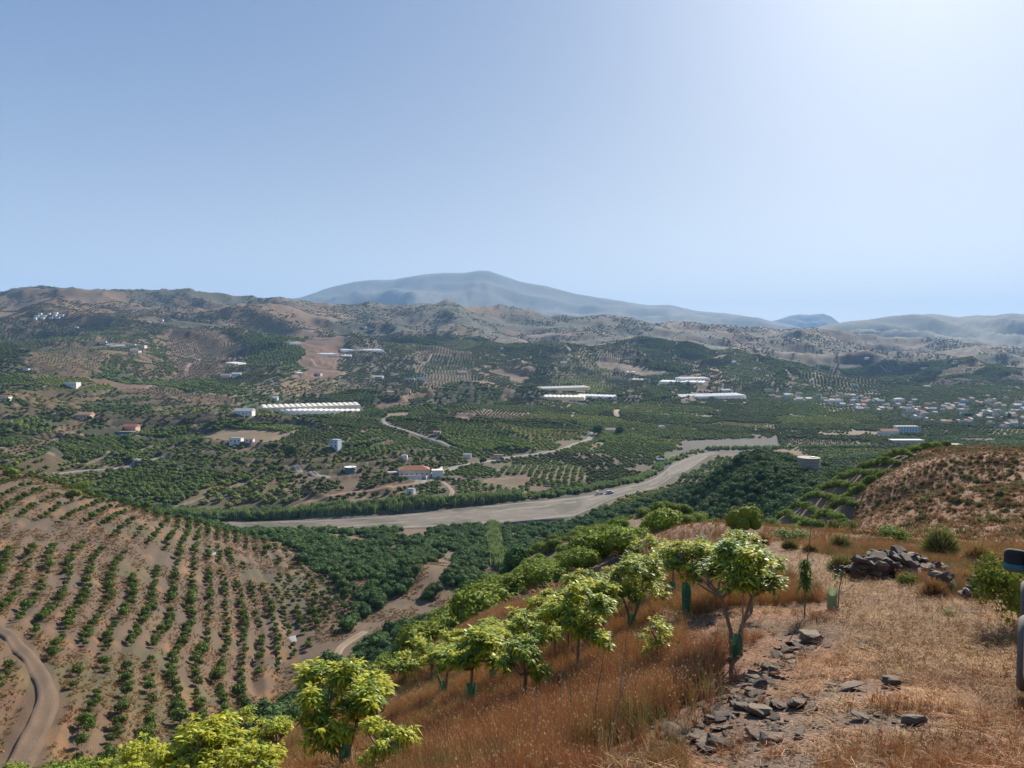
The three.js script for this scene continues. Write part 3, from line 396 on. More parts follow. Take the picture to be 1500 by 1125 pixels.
function hip(w, d, h, over = 0.5) { const a = w / 2 + over, b = d / 2 + over, r = Math.max(0.2, a - b), g = new Geo(), c = [1, 1, 1], A = [-a, 0, -b], B = [a, 0, -b], Cc = [a, 0, b], D = [-a, 0, b], E = [-r, h, 0], G2 = [r, h, 0]; g.quad(D, Cc, G2, E, c); g.quad(B, A, E, G2, c); g.tri(Cc, B, G2, c); g.tri(A, D, E, c); g.quad(A, B, Cc, D, c); return g.build(); }
function house(px, py, wpx, opt, label, category = 'house', group) {
  const { from = 420, h = 3, wall = WHITE, roof = 'gable', tile = TILE, turn = 0, deep = 0.7, windows = true, name = 'house', up = 0, parts: small = false, depth } = opt;
  const [x, y, z] = depth ? (() => { const p = at(px, py, depth); return [p[0], ground(p[0], p[2]), p[2]]; })() : hit(px, py, from), w = wpx * -z / F, d = Math.max(4, Math.min(11, w * deep)), g = new THREE.Group(), H = h;
  g.position.set(x, y + up, z - d * 0.3); g.rotation.y = turn; block(x, z - d * 0.3, Math.max(w, d) * 0.55 + 2);
  const body = part('wall', box(w, H + 4, d, 0, H / 2 - 2, 0), wall, g);
  if (roof === 'gable') part('roof', gable(w, d, d * 0.24).translate(0, H + 0.003, 0), tile, g);
  else if (roof === 'hip') part('roof', hip(w, d, d * 0.24).translate(0, H + 0.003, 0), tile, g);
  else part('roof', mergeGeometries([box(w + 0.3, 0.22, d + 0.3, 0, H + 0.113, 0), box(w + 0.3, 0.4, 0.2, 0, H + 0.43, d / 2 + 0.05), box(w + 0.3, 0.4, 0.2, 0, H + 0.43, -d / 2 - 0.05)]), tile, g);
  if (windows) { const n = Math.max(1, Math.round(w / 3.6)), fl = Math.max(1, Math.floor(H / 2.8)); for (let f = 0; f < fl; f++) for (let i = 0; i < n; i++) { const X = (i + 0.5) / n * w - w / 2, Y = f * 2.8; if (f === 0 && i === Math.floor(n / 2)) { part('door', box(1, 2.1, 0.08, X, Y + 1.05, d / 2 + 0.03), WOOD, g); continue; }
    const q = part('window', box(1.25, 1.25, 0.1, X, Y + 1.55, d / 2 + 0.02), wall, g); if (!small) part('pane', box(1.05, 1.05, 0.04, X, Y + 1.55, d / 2 + 0.09), PANE, q); else q.material = PANE; } }
  tag(g, name, label, category, group); return g;
}
// villa with the red roof beside the road
{ const g = house(606, 697, 44, { h: 4.6, roof: 'hip', deep: 0.55, turn: 0.15, wall: CREAM }, 'cream villa with wide red tiled roof inside white garden walls');
  part('porch_roof', box(9, 0.25, 4, -15, 3.2, 3), GREYROOF, g); for (const x of [-19, -15, -11.2]) part('porch_post', box(0.35, 3.1, 0.35, x, 1.55, 4.6), WHITE, g);
  part('annex', box(8, 7, 7, 17, 0, 1), WHITE, g); part('annex_roof', box(8.4, 0.3, 7.4, 17, 3.66, 1), CREAM, g);
  const wl = (x0, y0, x1, y1, label) => { const a = hit(x0, y0, 420), b = hit(x1, y1, 420), L = Math.hypot(b[0] - a[0], b[2] - a[2]), m = new THREE.Group(); m.position.set((a[0] + b[0]) / 2, Math.min(a[1], b[1]), (a[2] + b[2]) / 2); m.rotation.y = Math.atan2(-(b[2] - a[2]), b[0] - a[0]); const hh = 2.4 + Math.abs(a[1] - b[1]); part('wall_panel', box(L, hh + 2, 0.35, 0, hh / 2 - 1, 0), WHITE, m); part('coping', box(L + 0.2, 0.15, 0.55, 0, hh + 0.078, 0), CREAM, m); tag(m, 'garden_wall', label, 'wall'); };
  wl(624, 703, 648, 689, 'white garden wall between the red roofed villa and the pale road'); wl(584, 702, 618, 703, 'low white garden wall in front of the red roofed villa'); }
house(491, 655, 13, { h: 6.2, roof: 'flat', tile: GREYROOF, wall: PALEBLUE, deep: 0.9, turn: -0.3 }, 'tall pale blue house with flat roof above the red path');
house(499, 652, 7, { h: 3, roof: 'flat', tile: WHITE, turn: -0.3 }, 'small white annex beside the tall pale blue house');
house(592, 673, 9, { h: 3, wall: WHITE, roof: 'flat', tile: WHITE, windows: false, name: 'shed' }, 'small white shed beside an orange earth bank', 'shed');
house(602, 724, 11, { h: 3.2, wall: WHITE, roof: 'flat', tile: GREYROOF, name: 'hut', turn: -0.35 }, 'little white hut with flat grey roof above the reeds', 'hut');
house(181, 639, 30, { h: 4.2, wall: BLUE, roof: 'flat', tile: TILE2, deep: 0.5, turn: 0.1 }, 'long bright blue house on the terrace above the road');
house(190, 632, 20, { h: 5, wall: PINK, roof: 'gable', tile: TILE }, 'red roofed house rising behind the bright blue house');
house(345, 648, 17, { h: 3.4, roof: 'flat', tile: GREYROOF }, 'white flat roofed house next to a green net on the terrace edge');
house(365, 648, 12, { h: 3, roof: 'gable', tile: TILE2 }, 'small white house with brown roof next to the flat roofed one');
house(357, 607, 26, { h: 4, roof: 'gable', tile: GREYROOF }, 'white farmhouse with grey roof beside the long greenhouses');
house(123, 612, 20, { h: 3.6, wall: PINK, roof: 'gable', tile: TILE2 }, 'pinkish farmhouse with brown roof above the ploughed plot');
house(104, 565, 18, { h: 4, roof: 'flat', tile: WHITE, from: 600 }, 'white house at the foot of the tan spur');
house(7, 586, 13, { h: 4, from: 600 }, 'white house with red roof among dark trees on the slope above the hillside orchard');
house(38, 544, 8, { h: 4, from: 700, roof: 'flat', tile: WHITE }, 'small white cube house on the tree covered rise');
house(684, 671, 12, { h: 3, roof: 'flat', tile: CREAM, windows: false, name: 'shed' }, 'low shed with pale flat roof beside the road bend', 'shed');
house(730, 672, 14, { h: 3, roof: 'flat', tile: TILE2, wall: CREAM }, 'cream house at the crossroads by the river road');
house(895, 634, 16, { h: 3.6, roof: 'gable', tile: TILE2, wall: CREAM }, 'cream farmhouse behind dark trees at the road end');
house(640, 637, 10, { h: 3, roof: 'gable', tile: TILE2, wall: PINK }, 'pink hut beside the pale diagonal lane');
house(968, 678, 10, { h: 2.8, roof: 'flat', tile: PALEBLUE, wall: TEAL, windows: false, name: 'shed' }, 'blue green shed near the bend of the river bed', 'shed');
{ const dots = [[553, 554, 16], [600, 556, 14], [617, 556, 12], [686, 570, 14], [597, 577, 9], [571, 577, 9], [466, 550, 10], [438, 549, 8], [677, 547, 12], [826, 533, 9], [330, 553, 14], [346, 551, 12], [160, 508, 10], [175, 509, 12], [190, 506, 14], [206, 508, 14], [198, 517, 14], [150, 503, 9], [288, 530, 6], [395, 560, 8], [533, 480, 8], [545, 483, 7], [1127, 573, 12], [1090, 586, 9], [970, 630, 9], [1063, 574, 16], [1081, 583, 14], [403, 586, 8], [112, 481, 5], [218, 473, 5], [236, 470, 5], [940, 487, 6], [1075, 532, 6], [1270, 526, 6], [1355, 540, 8], [1420, 541, 8], [1400, 532, 9], [1253, 565, 7], [1280, 574, 8], [1358, 568, 9]];
  for (const [px, py, w] of dots) house(px, py, w, { from: 500, h: rr(3, 5), wall: [WHITE, CREAM, WHITE][Math.floor(rnd() * 3)], roof: rnd() < 0.5 ? 'flat' : 'gable', tile: [TILE2, GREYROOF, WHITE][Math.floor(rnd() * 3)], turn: rr(-0.5, 0.5), parts: true, name: 'farmhouse' }, 'small pale farmhouse scattered among the orchards across the river', 'house', 'farmhouses scattered over the far valley side');
  for (let i = 0; i < 11; i++) house(50 + i * 4 + rr(-2, 2), 468 - (i % 3) * 3 - i * 0.2, rr(4, 7), { from: 1500, h: rr(4, 6), roof: 'flat', tile: WHITE, parts: true, name: 'hamlet_house' }, 'tiny white house of the hamlet on the high brown hillside', 'house', 'white hamlet on the high hillside'); }
// village on the plain
for (let i = 0; i < 180; i++) { let px, py, k = 0; do { px = rr(1125, 1560); py = rr(577, 642); k++; } while (k < 60 && (!inPoly([[1130, 582], [1215, 576], [1230, 578], [1300, 588], [1345, 590], [1392, 596], [1412, 582], [1440, 586], [1520, 576], [1600, 582], [1600, 628], [1490, 630], [1440, 624], [1392, 626], [1330, 614], [1270, 606], [1225, 598], [1140, 590]], px, py) || !free(...(p => [p[0], p[2]])(hit(px, py, 500)), -3)));
  house(px, py, rr(4.5, 10), { from: 500, h: rr(3.2, 7.5), wall: [DULL, DULL, CREAM, PALEBLUE][Math.floor(rnd() * 4)], roof: ['flat', 'gable', 'gable'][Math.floor(rnd() * 3)], tile: [TILE2, TILE, GREYROOF, CREAM][Math.floor(rnd() * 4)], turn: rr(-0.6, 0.6), deep: 1, parts: true, name: 'village_house' }, 'small pale house of the village on the valley plain', 'house', 'houses of the village on the plain'); }
house(1318, 591, 12, { from: 500, h: 9, roof: 'hip', tile: WHITE, deep: 1, name: 'village_hall', parts: true }, 'taller white building with shining hipped roof at the village edge', 'building');
house(1330, 635, 34, { from: 500, h: 9, roof: 'flat', tile: CREAM, wall: PALEBLUE, deep: 0.5, name: 'apartment_block', parts: true }, 'long bluish white block standing apart in front of the village', 'building');
house(1303, 636, 26, { from: 500, h: 4, roof: 'gable', tile: TILE, name: 'warehouse', parts: true, windows: false }, 'long low warehouse with red roof in front of the village', 'warehouse');
house(1330, 650, 46, { from: 500, h: 4, roof: 'flat', tile: PLASTIC, deep: 0.45, wall: CONCRETE, name: 'warehouse', windows: false }, 'wide warehouse with flat white roof behind the scrub covered hill', 'warehouse');
house(1222, 590, 26, { from: 500, h: 5, roof: 'flat', tile: PLASTIC2, deep: 0.5, wall: WHITE, name: 'warehouse', windows: false }, 'pale warehouse at the far end of the scattered village', 'warehouse');
house(1400, 656, 18, { from: 500, h: 3.5, roof: 'flat', tile: PLASTIC, deep: 0.6, name: 'shed', windows: false }, 'white roofed shed peeping over the scrub covered hill', 'shed');
// greenhouses: rows of plastic tunnels
function greenhouse(x0, y0, x1, y1, deep, label, m = PLASTIC, from = 500) {
  const a = hit(x0, y0, from), b = hit(x1, y1, from), za = (a[2] + b[2]) / 2, B = [b[0], b[1], a[2] + clamp(b[2] - a[2], -60, 60)], L = Math.hypot(B[0] - a[0], B[2] - a[2]), n = Math.max(2, Math.round(L / 8)), w = L / n, g = new THREE.Group(), R = 3.2;
  g.position.set(a[0], Math.max(a[1], b[1], ground((a[0] + B[0]) / 2, (a[2] + B[2]) / 2)), a[2]); g.rotation.y = Math.atan2(-(B[2] - a[2]), B[0] - a[0]); g.rotation.order = 'YXZ'; g.rotation.x = 0.11;
  const arch = new THREE.Shape(); arch.moveTo(-w / 2, -4); arch.lineTo(w / 2, -4); arch.lineTo(w / 2, 1); arch.absellipse(0, 1, w / 2, 1.8, 0, Math.PI, false); const ge = new THREE.ExtrudeGeometry(arch, { depth: deep, bevelEnabled: false, curveSegments: 8 }).translate(0, 0, -deep);
  const post = box(0.25, 4, 0.25, -w / 2, 0.3, 0.2);
  for (let i = 0; i < n; i++) { const t = part('tunnel', ge, m, g); t.position.x = (i + 0.5) * w; t.position.y = rr(-0.1, 0.1); part('post', post, STEEL, g).position.x = (i + 0.5) * w; }
  for (let i = 0; i <= n; i++) for (let q = 0; q < 5; q++) { const l = g.localToWorld.bind(g); g.updateMatrixWorld(); const v = l(new THREE.Vector3(i * w, 0, -deep * q / 4)); block(v.x, v.z, 6); }
  tag(g, 'greenhouse', label, 'greenhouse'); }
greenhouse(384, 601, 532, 594, 26, 'longest cream plastic greenhouse of many tunnels, behind the white one', PLASTIC2);
greenhouse(408, 607, 525, 604, 14, 'long white plastic greenhouse in front of the cream one');
greenhouse(503, 517, 563, 516, 30, 'long white greenhouse high on the far terraces', PLASTIC, 800);
greenhouse(469, 520, 497, 520, 22, 'short white greenhouse on the far terraces beside the long one', PLASTIC, 800);
greenhouse(499, 522, 515, 523, 20, 'smallest white greenhouse just below the long one on the terraces', PLASTIC, 800);
greenhouse(344, 534, 378, 533, 20, 'white greenhouse under the brown conical hill', PLASTIC, 800);
greenhouse(425, 504, 443, 504, 14, 'little white greenhouse on the side of the brown conical hill', PLASTIC, 800);
greenhouse(795, 571, 862, 571, 22, 'patched grey white greenhouse above two others', PLASTIC2);
greenhouse(795, 583, 856, 594, 22, 'cream greenhouse slanting down the terrace edge', PLASTIC2);
greenhouse(842, 584, 897, 583, 20, 'narrow white greenhouse beside the slanting cream one');
greenhouse(998, 559, 1040, 558, 24, 'upper narrow white greenhouse below the tan hay field', PLASTIC, 700);
greenhouse(965, 564, 1030, 563, 26, 'lower wide white greenhouse below the tan hay field', PLASTIC, 700);
greenhouse(998, 584, 1065, 582, 30, 'wide white greenhouse near the scattered houses on the plain', PLASTIC);
greenhouse(918, 547, 930, 547, 14, 'tiny white greenhouse at the corner of the tan hay field', PLASTIC, 700);
greenhouse(925, 557, 941, 558, 14, 'tiny cream greenhouse in the trees below the tan hay field', PLASTIC2, 700);
// tanks
function tank(px, py, wpx, hpx, wall, lid, label, from) { const [x, y, z] = hit(px, py, from), r = wpx * -z / F / 2, h = hpx * -z / F, g = new THREE.Group(); g.position.set(x, y + (from === 250 ? 2.6 : 0), z - r * 0.6); block(x, z - r * 0.6, r + 1.5); for (let q = 1; q < 9; q++) block(x * (1 - q * 0.012), z * (1 - q * 0.012), r); part('shell', new THREE.CylinderGeometry(r, r, h + 3, 40, 1).translate(0, h / 2 - 1.5, 0), wall, g); part('lid', new THREE.CylinderGeometry(r * 1.04, r * 1.04, 0.35, 40).translate(0, h + 0.18, 0), lid, g); for (let i = 0; i < 3; i++) part('band', new THREE.TorusGeometry(r + 0.02, 0.07, 6, 40).rotateX(Math.PI / 2).translate(0, h * (0.2 + 0.3 * i), 0), STEEL, g); part('hatch', box(r * 0.3, 0.3, r * 0.3, r * 0.4, h + 0.5, 0), STEEL, g); tag(g, 'water_tank', label, 'tank'); return g; }
tank(512, 693, 17, 8, TEAL, WHITE, 'round green water tank with white lid near the pale road', 400);
const bigTank = tank(1188, 696, 31, 15, matte(0.34, 0.25, 0.19), matte(0.30, 0.26, 0.21), 'round concrete water tank on the slope beside the dark grove', 250);
house(1207, 699, 9, { from: 250, h: 1.6, roof: 'flat', tile: CONCRETE, wall: CONCRETE, windows: false, name: 'pump_house' }, 'low concrete pump house at the foot of the round concrete tank', 'shed');
// poles
for (const [px, py, hp, label] of [[439, 741, 28, 'tall thin pole with cross arm above the reeds beside the river bend'], [267, 703, 20, 'pole with cross arm among the round trees beside the river'], [642, 728, 20, 'slim pole by the pale track down to the river bed'], [646, 778, 12, 'short pole beside the river crossing, next to its twin'], [640, 778, 12, 'short twin pole beside the river crossing, on the reed side']]) { const [x, y, z] = hit(px, py, 350), h = hp * -z / F, g = new THREE.Group(); g.position.set(x, y, z); part('post', new THREE.CylinderGeometry(0.12, 0.2, h + 1, 8).translate(0, h / 2 - 0.5, 0), CONCRETE, g); part('cross_arm', box(2.4, 0.15, 0.15, 0, h - 0.5, 0.15), STEEL, g); for (const s of [-1, 0, 1]) part('insulator', new THREE.CylinderGeometry(0.07, 0.1, 0.3, 6).translate(s, h - 0.25, 0.15), WHITE, g); tag(g, 'utility_pole', label, 'pole'); }
// vehicles
function carBody(len, w, h, roofFrom, roofTo, m) { const s = new THREE.Shape(); s.moveTo(-len / 2, 0.35); s.lineTo(len / 2, 0.35); s.quadraticCurveTo(len / 2 + 0.05, 0.7, len / 2 - 0.05, 0.95); s.lineTo(roofTo + 0.55, 1.05); s.lineTo(roofTo, h); s.lineTo(roofFrom, h); s.lineTo(roofFrom - 0.35, 1.08); s.lineTo(-len / 2 + 0.03, 1.02); s.lineTo(-len / 2, 0.35); return new THREE.ExtrudeGeometry(s, { depth: w - 0.24, bevelEnabled: true, bevelSize: 0.1, bevelThickness: 0.12, bevelSegments: 4 }).translate(0, 0, -w / 2 + 0.12); }
const RUBBER = matte(0.03, 0.03, 0.032), RIM = matte(0.4, 0.4, 0.42, { metalness: 0.6, roughness: 0.4 }), GLASS = new THREE.MeshStandardMaterial({ color: lin(0.02, 0.025, 0.03), roughness: 0.08 });
function wheel(parent, x, z, r = 0.36, mat = RUBBER) { const q = new THREE.Group(); q.name = 'wheel'; q.position.set(x, r, z); parent.add(q); const s = Math.sign(z); part('tyre', new THREE.LatheGeometry([[r * 0.62, -0.11], [r * 0.9, -0.12], [r, -0.08], [r, 0.08], [r * 0.9, 0.12], [r * 0.62, 0.11]].map(a => new THREE.Vector2(...a)), 32).rotateX(Math.PI / 2), mat, q); part('rim', mergeGeometries([new THREE.CylinderGeometry(r * 0.63, r * 0.63, 0.14, 24).rotateX(Math.PI / 2), ...[0, 1, 2, 3, 4].map(i => box(r * 0.16, r * 0.55, 0.04, 0, r * 0.3, 0.085 * s).rotateZ(i * 1.2566))].map(g => g.toNonIndexed())), RIM, q); }
function car(paint, label, len = 4.4, w = 1.8, h = 1.65, tyre = RUBBER) { const g = new THREE.Group(); part('body', carBody(len, w, h, -len * 0.36, len * 0.12), paint, g);
  for (const s of [-1, 1]) { part('side_window', new THREE.ExtrudeGeometry(new THREE.Shape([[-len * 0.35, 1.1], [len * 0.2, 1.1], [len * 0.11, h - 0.1], [-len * 0.33, h - 0.1]].map(a => new THREE.Vector2(...a))), { depth: 0.02, bevelEnabled: false }).translate(0, 0, s * (w / 2 + 0.003) - 0.01), GLASS, g); part('headlight', new THREE.SphereGeometry(0.14, 12, 8).scale(0.5, 0.7, 1.3).translate(len / 2 + 0.02, 0.8, s * (w / 2 - 0.3)), WHITE, g); part('tail_light', box(0.06, 0.22, 0.2, -len / 2 - 0.09, 0.9, s * (w / 2 - 0.2)), TILE, g);
    wheel(g, len * 0.31, s * (w / 2 - 0.07), 0.36, tyre); wheel(g, -len * 0.31, s * (w / 2 - 0.07), 0.36, tyre); }
  part('windscreen', new THREE.BoxGeometry(0.03, 0.72, w - 0.4).rotateZ(0.74).translate(len * 0.12 + 0.36, h - 0.31, 0), GLASS, g); part('bumper', box(0.16, 0.3, w * 0.9, len / 2 + 0.08, 0.5, 0), RUBBER, g); tag(g, 'parked_car', label, 'car'); return g; }
{ const p = hit(893, 724, 400), c = car(matte(0.45, 0.55, 0.66, { metalness: 0.3, roughness: 0.3 }), 'pale blue car stopped on the wide gravel river bed'); c.position.set(p[0], p[1] + 0.5, p[2]); c.rotation.y = 0.35; c.scale.setScalar(1.25);
  const q = hit(878, 725, 400), t = new THREE.Group(); t.position.set(q[0], q[1] + 0.5, q[2]); t.rotation.y = Math.PI + 0.35; part('cab', carBody(1.8, 2, 2.1, -0.6, 0.3).translate(1.7, 0.1, 0), WHITE, t); part('windscreen', box(0.04, 0.7, 1.6, 2.25, 1.7, 0).rotateZ(0.05), GLASS, t); part('flatbed', box(3.6, 0.5, 2, -1, 0.9, 0), matte(0.09, 0.12, 0.1), t); wheel(t, 1.7, 0.9, 0.42); wheel(t, 1.7, -0.9, 0.42); wheel(t, -1.6, 0.9, 0.42); wheel(t, -1.6, -0.9, 0.42); tag(t, 'small_truck', 'small flatbed truck with white cab behind the pale blue car', 'truck'); }
{ // car at the edge of the track, nose towards the viewer
  const c = car(matte(0.42, 0.40, 0.38, { metalness: 0.35, roughness: 0.5 }), 'dusty grey car parked on the dry grass beside the bright green bush', 4.3, 1.8, 1.62, matte(0.13, 0.115, 0.1));
  const az = Math.atan2(1512 - CX, F), R = 9.95, fx = Math.sin(az), fz = -Math.cos(az), cx = fx * R + Math.cos(az) * 0.9, cz = fz * R + Math.sin(az) * 0.9, y0 = ground(cx - fx * 1.36, cz - fz * 1.36), y1 = ground(cx + fx * 1.36, cz + fz * 1.36);
  c.position.set(cx, (y0 + y1) / 2 - 0.02, cz); c.rotation.order = 'YZX'; c.rotation.y = -(Math.PI / 2 + az); c.rotation.z = Math.atan2(y0 - y1, 2.72);
  const m = part('mirror', new RoundedBoxGeometry(0.15, 0.25, 0.21, 4, 0.06).translate(0.42, 1.14, 1.0), RUBBER, c); part('mirror_trim', new RoundedBoxGeometry(0.156, 0.1, 0.214, 4, 0.045).translate(0.424, 1.075, 1.0), matte(0.02, 0.14, 0.17, { roughness: 0.3 }), m); part('mirror_arm', box(0.08, 0.06, 0.3, 0.42, 1.06, 0.92), RUBBER, m); block(cx, cz, 1.2); }
// loose sheets and pipes on the hillside orchard
for (const [px, py, w, h, label] of [[428, 938, 12, 6, 'white sheet lying on the slope above the gully track'], [311, 813, 11, 3, 'narrow white board lying at the top of the orchard rows'], [410, 970, 5, 3, 'small white sack lying between the lower orchard rows']]) { const p = hit(px, py, 70), m = new THREE.Mesh(box(w * -p[2] / F, 0.12, h * -p[2] / F * 2.2, 0, 0.3, 0), PLASTIC); m.position.set(...p); m.rotation.set(0.35, 0.4, 0); tag(m, 'white_sheet', label, 'sheet'); }
console.log('buildings done');
// ---------- orchards, scrub and reeds of the valley ----------
{ const lists = { valley: [], pale: [], olive: [] }, put = (k, x, z, w, h, b) => lists[k].push([x, ground(x, z) - 0.25, z, w, h, rr(0, 6.3), b]);
  for (let z = -446; z > -2700; z -= CELL * 0.9) for (let x = z * 0.78; x < -z * 0.78; x += CELL * 0.9) { // one lattice per field
    const f0 = field(x, z), d0 = Math.hypot(x, z), far = sm(900, 2400, d0), c = Math.cos(f0.dir), s = Math.sin(f0.dir), R = CELL * 0.62 * (1 + far * 0.8);
    const step = 5 + 3.2 * far, row = 5.6 + 3.2 * far;
    for (let a = -R; a < R; a += row) for (let b = -R; b < R; b += step) { const X = x + c * a - s * b + rr(-0.6, 0.6), Z = z + s * a + c * b + rr(-0.6, 0.6); if (Math.abs(X - x) > CELL * 0.45 || Math.abs(Z - z) > CELL * 0.45) continue; if (-Z < 445 || !inFrame(X, Z, 60)) continue; if (!free(X, Z, 2)) continue;
      const { crop: k, f } = crop(X, Z), n = fbm(X / 34, Z / 34, 3, 520), v = (0.6 + 0.85 * hash(Math.floor(f.tone * 9999), 8)) * rr(0.8, 1.2), big = 1 + far * 0.5;
      const gy = ground(X, Z), sl = Math.max(Math.abs(ground(X, Z - 5) - gy), Math.abs(ground(X + 5, Z) - gy), Math.abs(ground(X, Z + 5) - gy)) / 5; if (sl > 0.62 && rnd() < 0.8) continue;
      if (f.edge < 3.5 && k !== 'hill') { if (rnd() < 0.7) continue; }
      if (k === 'dense') { if (n > 0.2) put('valley', X, Z, rr(4.6, 6.6) * big, rr(3.6, 5.2) * big, v); }
      else if (k === 'light') { if (n > 0.3) put(f.tone > 0.55 ? 'pale' : 'valley', X, Z, rr(3.2, 4.8) * big, rr(2.6, 3.8) * big, v); }
      else if (k === 'young') put('pale', X, Z, rr(2, 2.8) * big, rr(1.6, 2.2) * big, v);
      else if (k === 'open') { if (rnd() < 0.42) put('pale', X, Z, rr(4.4, 6.4), rr(3.6, 5), v); }
      else if (k === 'patchy') { if (n > 0.46) put('valley', X, Z, rr(3, 5) * big, rr(2.6, 4) * big, v); }
      else if (k === 'hill') { if (fbm(X / 120, Z / 120, 4, 530) > 0.43 && rnd() < 0.8) put('olive', X, Z, rr(3, 6) * big, rr(1.8, 3.6) * big, v * 0.9); } } }
  // scrub and small woods of the ridges beyond
  for (let i = 0; i < 60000; i++) { const d = Math.sqrt(rr(2300 ** 2, 4700 ** 2)), a = rr(-0.7, 0.7), X = Math.sin(a) * d, Z = -Math.cos(a) * d; const g = fbm(X / 150, Z / 150, 4, 530), h = ground(X, Z) - EYE; if (g < 0.5 && rnd() < 0.96) continue; put(rnd() < 0.4 ? 'valley' : 'olive', X, Z, rr(4, 9), rr(2.6, 6), rr(0.7, 1.15)); }
  console.log('valley', lists.valley.length, lists.pale.length, lists.olive.length);
  plant(lists.valley, 'valley', 300, 'valley_tree', 'dark green orchard tree on the flats and terraces across the river bed', 'orchard trees across the river', 'valley_orchard', 'dark green orchards covering the valley across the river', false);
  plant(lists.pale, 'pale', 300, 'pale_tree', 'paler green round tree in the open orchards across the river bed', 'paler trees across the river', 'pale_orchard', 'paler green orchards of the valley across the river', false);
  plant(lists.olive, 'olive', 0, 'shrub', '', '', 'hill_scrub', 'grey green scrub on the brown hills beyond the valley', false); }
{ // canes: clumps of upright leaves
  const make = () => { const g = new Geo(); for (let i = 0; i < 46; i++) { const a = rr(0, 6.28), r = rr(0, 0.5), x = Math.cos(a) * r, z = Math.sin(a) * r, h = rr(0.6, 1), lx = rr(-0.18, 0.18), lz = rr(-0.18, 0.18), k = rr(0.8, 1.2), c = mixc(...GREEN.reed, rnd()).map(q => q * k), w = 0.05; const b = rr(0, 3.14), u = [Math.cos(b) * w, 0, Math.sin(b) * w]; const A = [x, 0, z], M = [x + lx * 0.3, h * 0.6, z + lz * 0.3], T = [x + lx, h, z + lz]; g.quad(add(A, u), add(A, u, -1), add(M, u, -1.4), add(M, u, 1.4), c); g.tri(add(M, u, 1.4), add(M, u, -1.4), T, c); const o = [Math.cos(b + 1.5) * 0.2, 0.04, Math.sin(b + 1.5) * 0.2]; g.tri(M, add(M, o), add(add(M, o, 0.5), [0, 0.08, 0]), c); } return g.build(); };
  const geos = [make(), make()], L = [[], []], line = (pts, wide, n, h0, h1, from) => { const P = pts.map(([a, b]) => hit(a, b, from)); for (let i = 0; i < n; i++) { const t = rnd() * (P.length - 1), k = Math.floor(t), u = t - k, x = P[k][0] + (P[k + 1][0] - P[k][0]) * u + rr(-1, 1) * wide * 0.4, z = P[k][2] + (P[k + 1][2] - P[k][2]) * u - rr(0, 1) * wide; L[i % 2].push([x, ground(x, z) - 0.2, z, rr(2.2, 3.6), rr(h0, h1), rr(0, 6.3), rr(0.75, 1.25)]); } };
  line([[250, 757], [300, 762], [360, 760], [455, 756]], 9, 420, 4, 6.5, 400); line([[455, 756], [520, 753], [600, 746], [690, 739], [760, 732]], 9, 500, 3.5, 6.5, 400); line([[760, 732], [860, 720], [930, 707], [958, 694]], 9, 300, 2.5, 4, 400); line([[962, 690], [975, 680], [1030, 662]], 10, 120, 2, 3.5, 450); line([[722, 772], [722, 790], [728, 812], [736, 838]], 7, 300, 3, 5, 200); line([[1040, 660], [1180, 657], [1290, 656]], 10, 260, 3, 5, 500);
  L.forEach((l, i) => stuff('cane_thicket', 'pale green cane thicket lining the gravel river bed and the gully', 'reeds', geos[i], CROWN, l)); }
// tall dark trees that stand out singly
kinds.tall = many(2, () => clumpCrown(500, 0.06, GREEN.deep, { low: 0.05, top: 1, lobes: 9, core: 0.7, rx: 0.34 }));
for (const [px, py, w, h, label, from] of [[935, 533, 7, 10, 'dark round tree at the upper edge of the tan hay field, the lone one', 700], [947, 533, 9, 10, 'broad dark tree at the upper edge of the tan hay field beside a thinner one', 700], [876, 637, 17, 18, 'dark tree where the pale road ends', 450], [908, 638, 14, 17, 'dark tree beside the farmhouse at the road end', 450], [428, 670, 22, 22, 'big dark round tree on the terrace edge above the road', 400], [1478, 617, 7, 16, 'slender dark cypress rising over the village', 600], [1471, 617, 4, 11, 'shorter dark cypress beside the tall one in the village', 600], [1418, 612, 14, 10, 'dark broad tree in the middle of the village', 600], [708, 679, 12, 11, 'round tree in the bend of the pale road', 450], [556, 438, 3, 4, 'single tiny tree on the bare middle summit', 1500]]) { const [x, y, z] = hit(px, py, from), k = -z / F, o = new THREE.Group(); o.position.set(x, y - 0.3, z); o.scale.set(w * k * (w < h * 0.7 ? 1.3 : 1), h * k, w * k * (w < h * 0.7 ? 1.3 : 1)); part('crown', (w < h * 0.7 ? kinds.tall : kinds.deep)[0], CROWN, o); part('trunk', smallTrunk, BARK, o); tag(o, w < h * 0.7 ? 'cypress_tree' : 'dark_tree', label, 'tree'); }
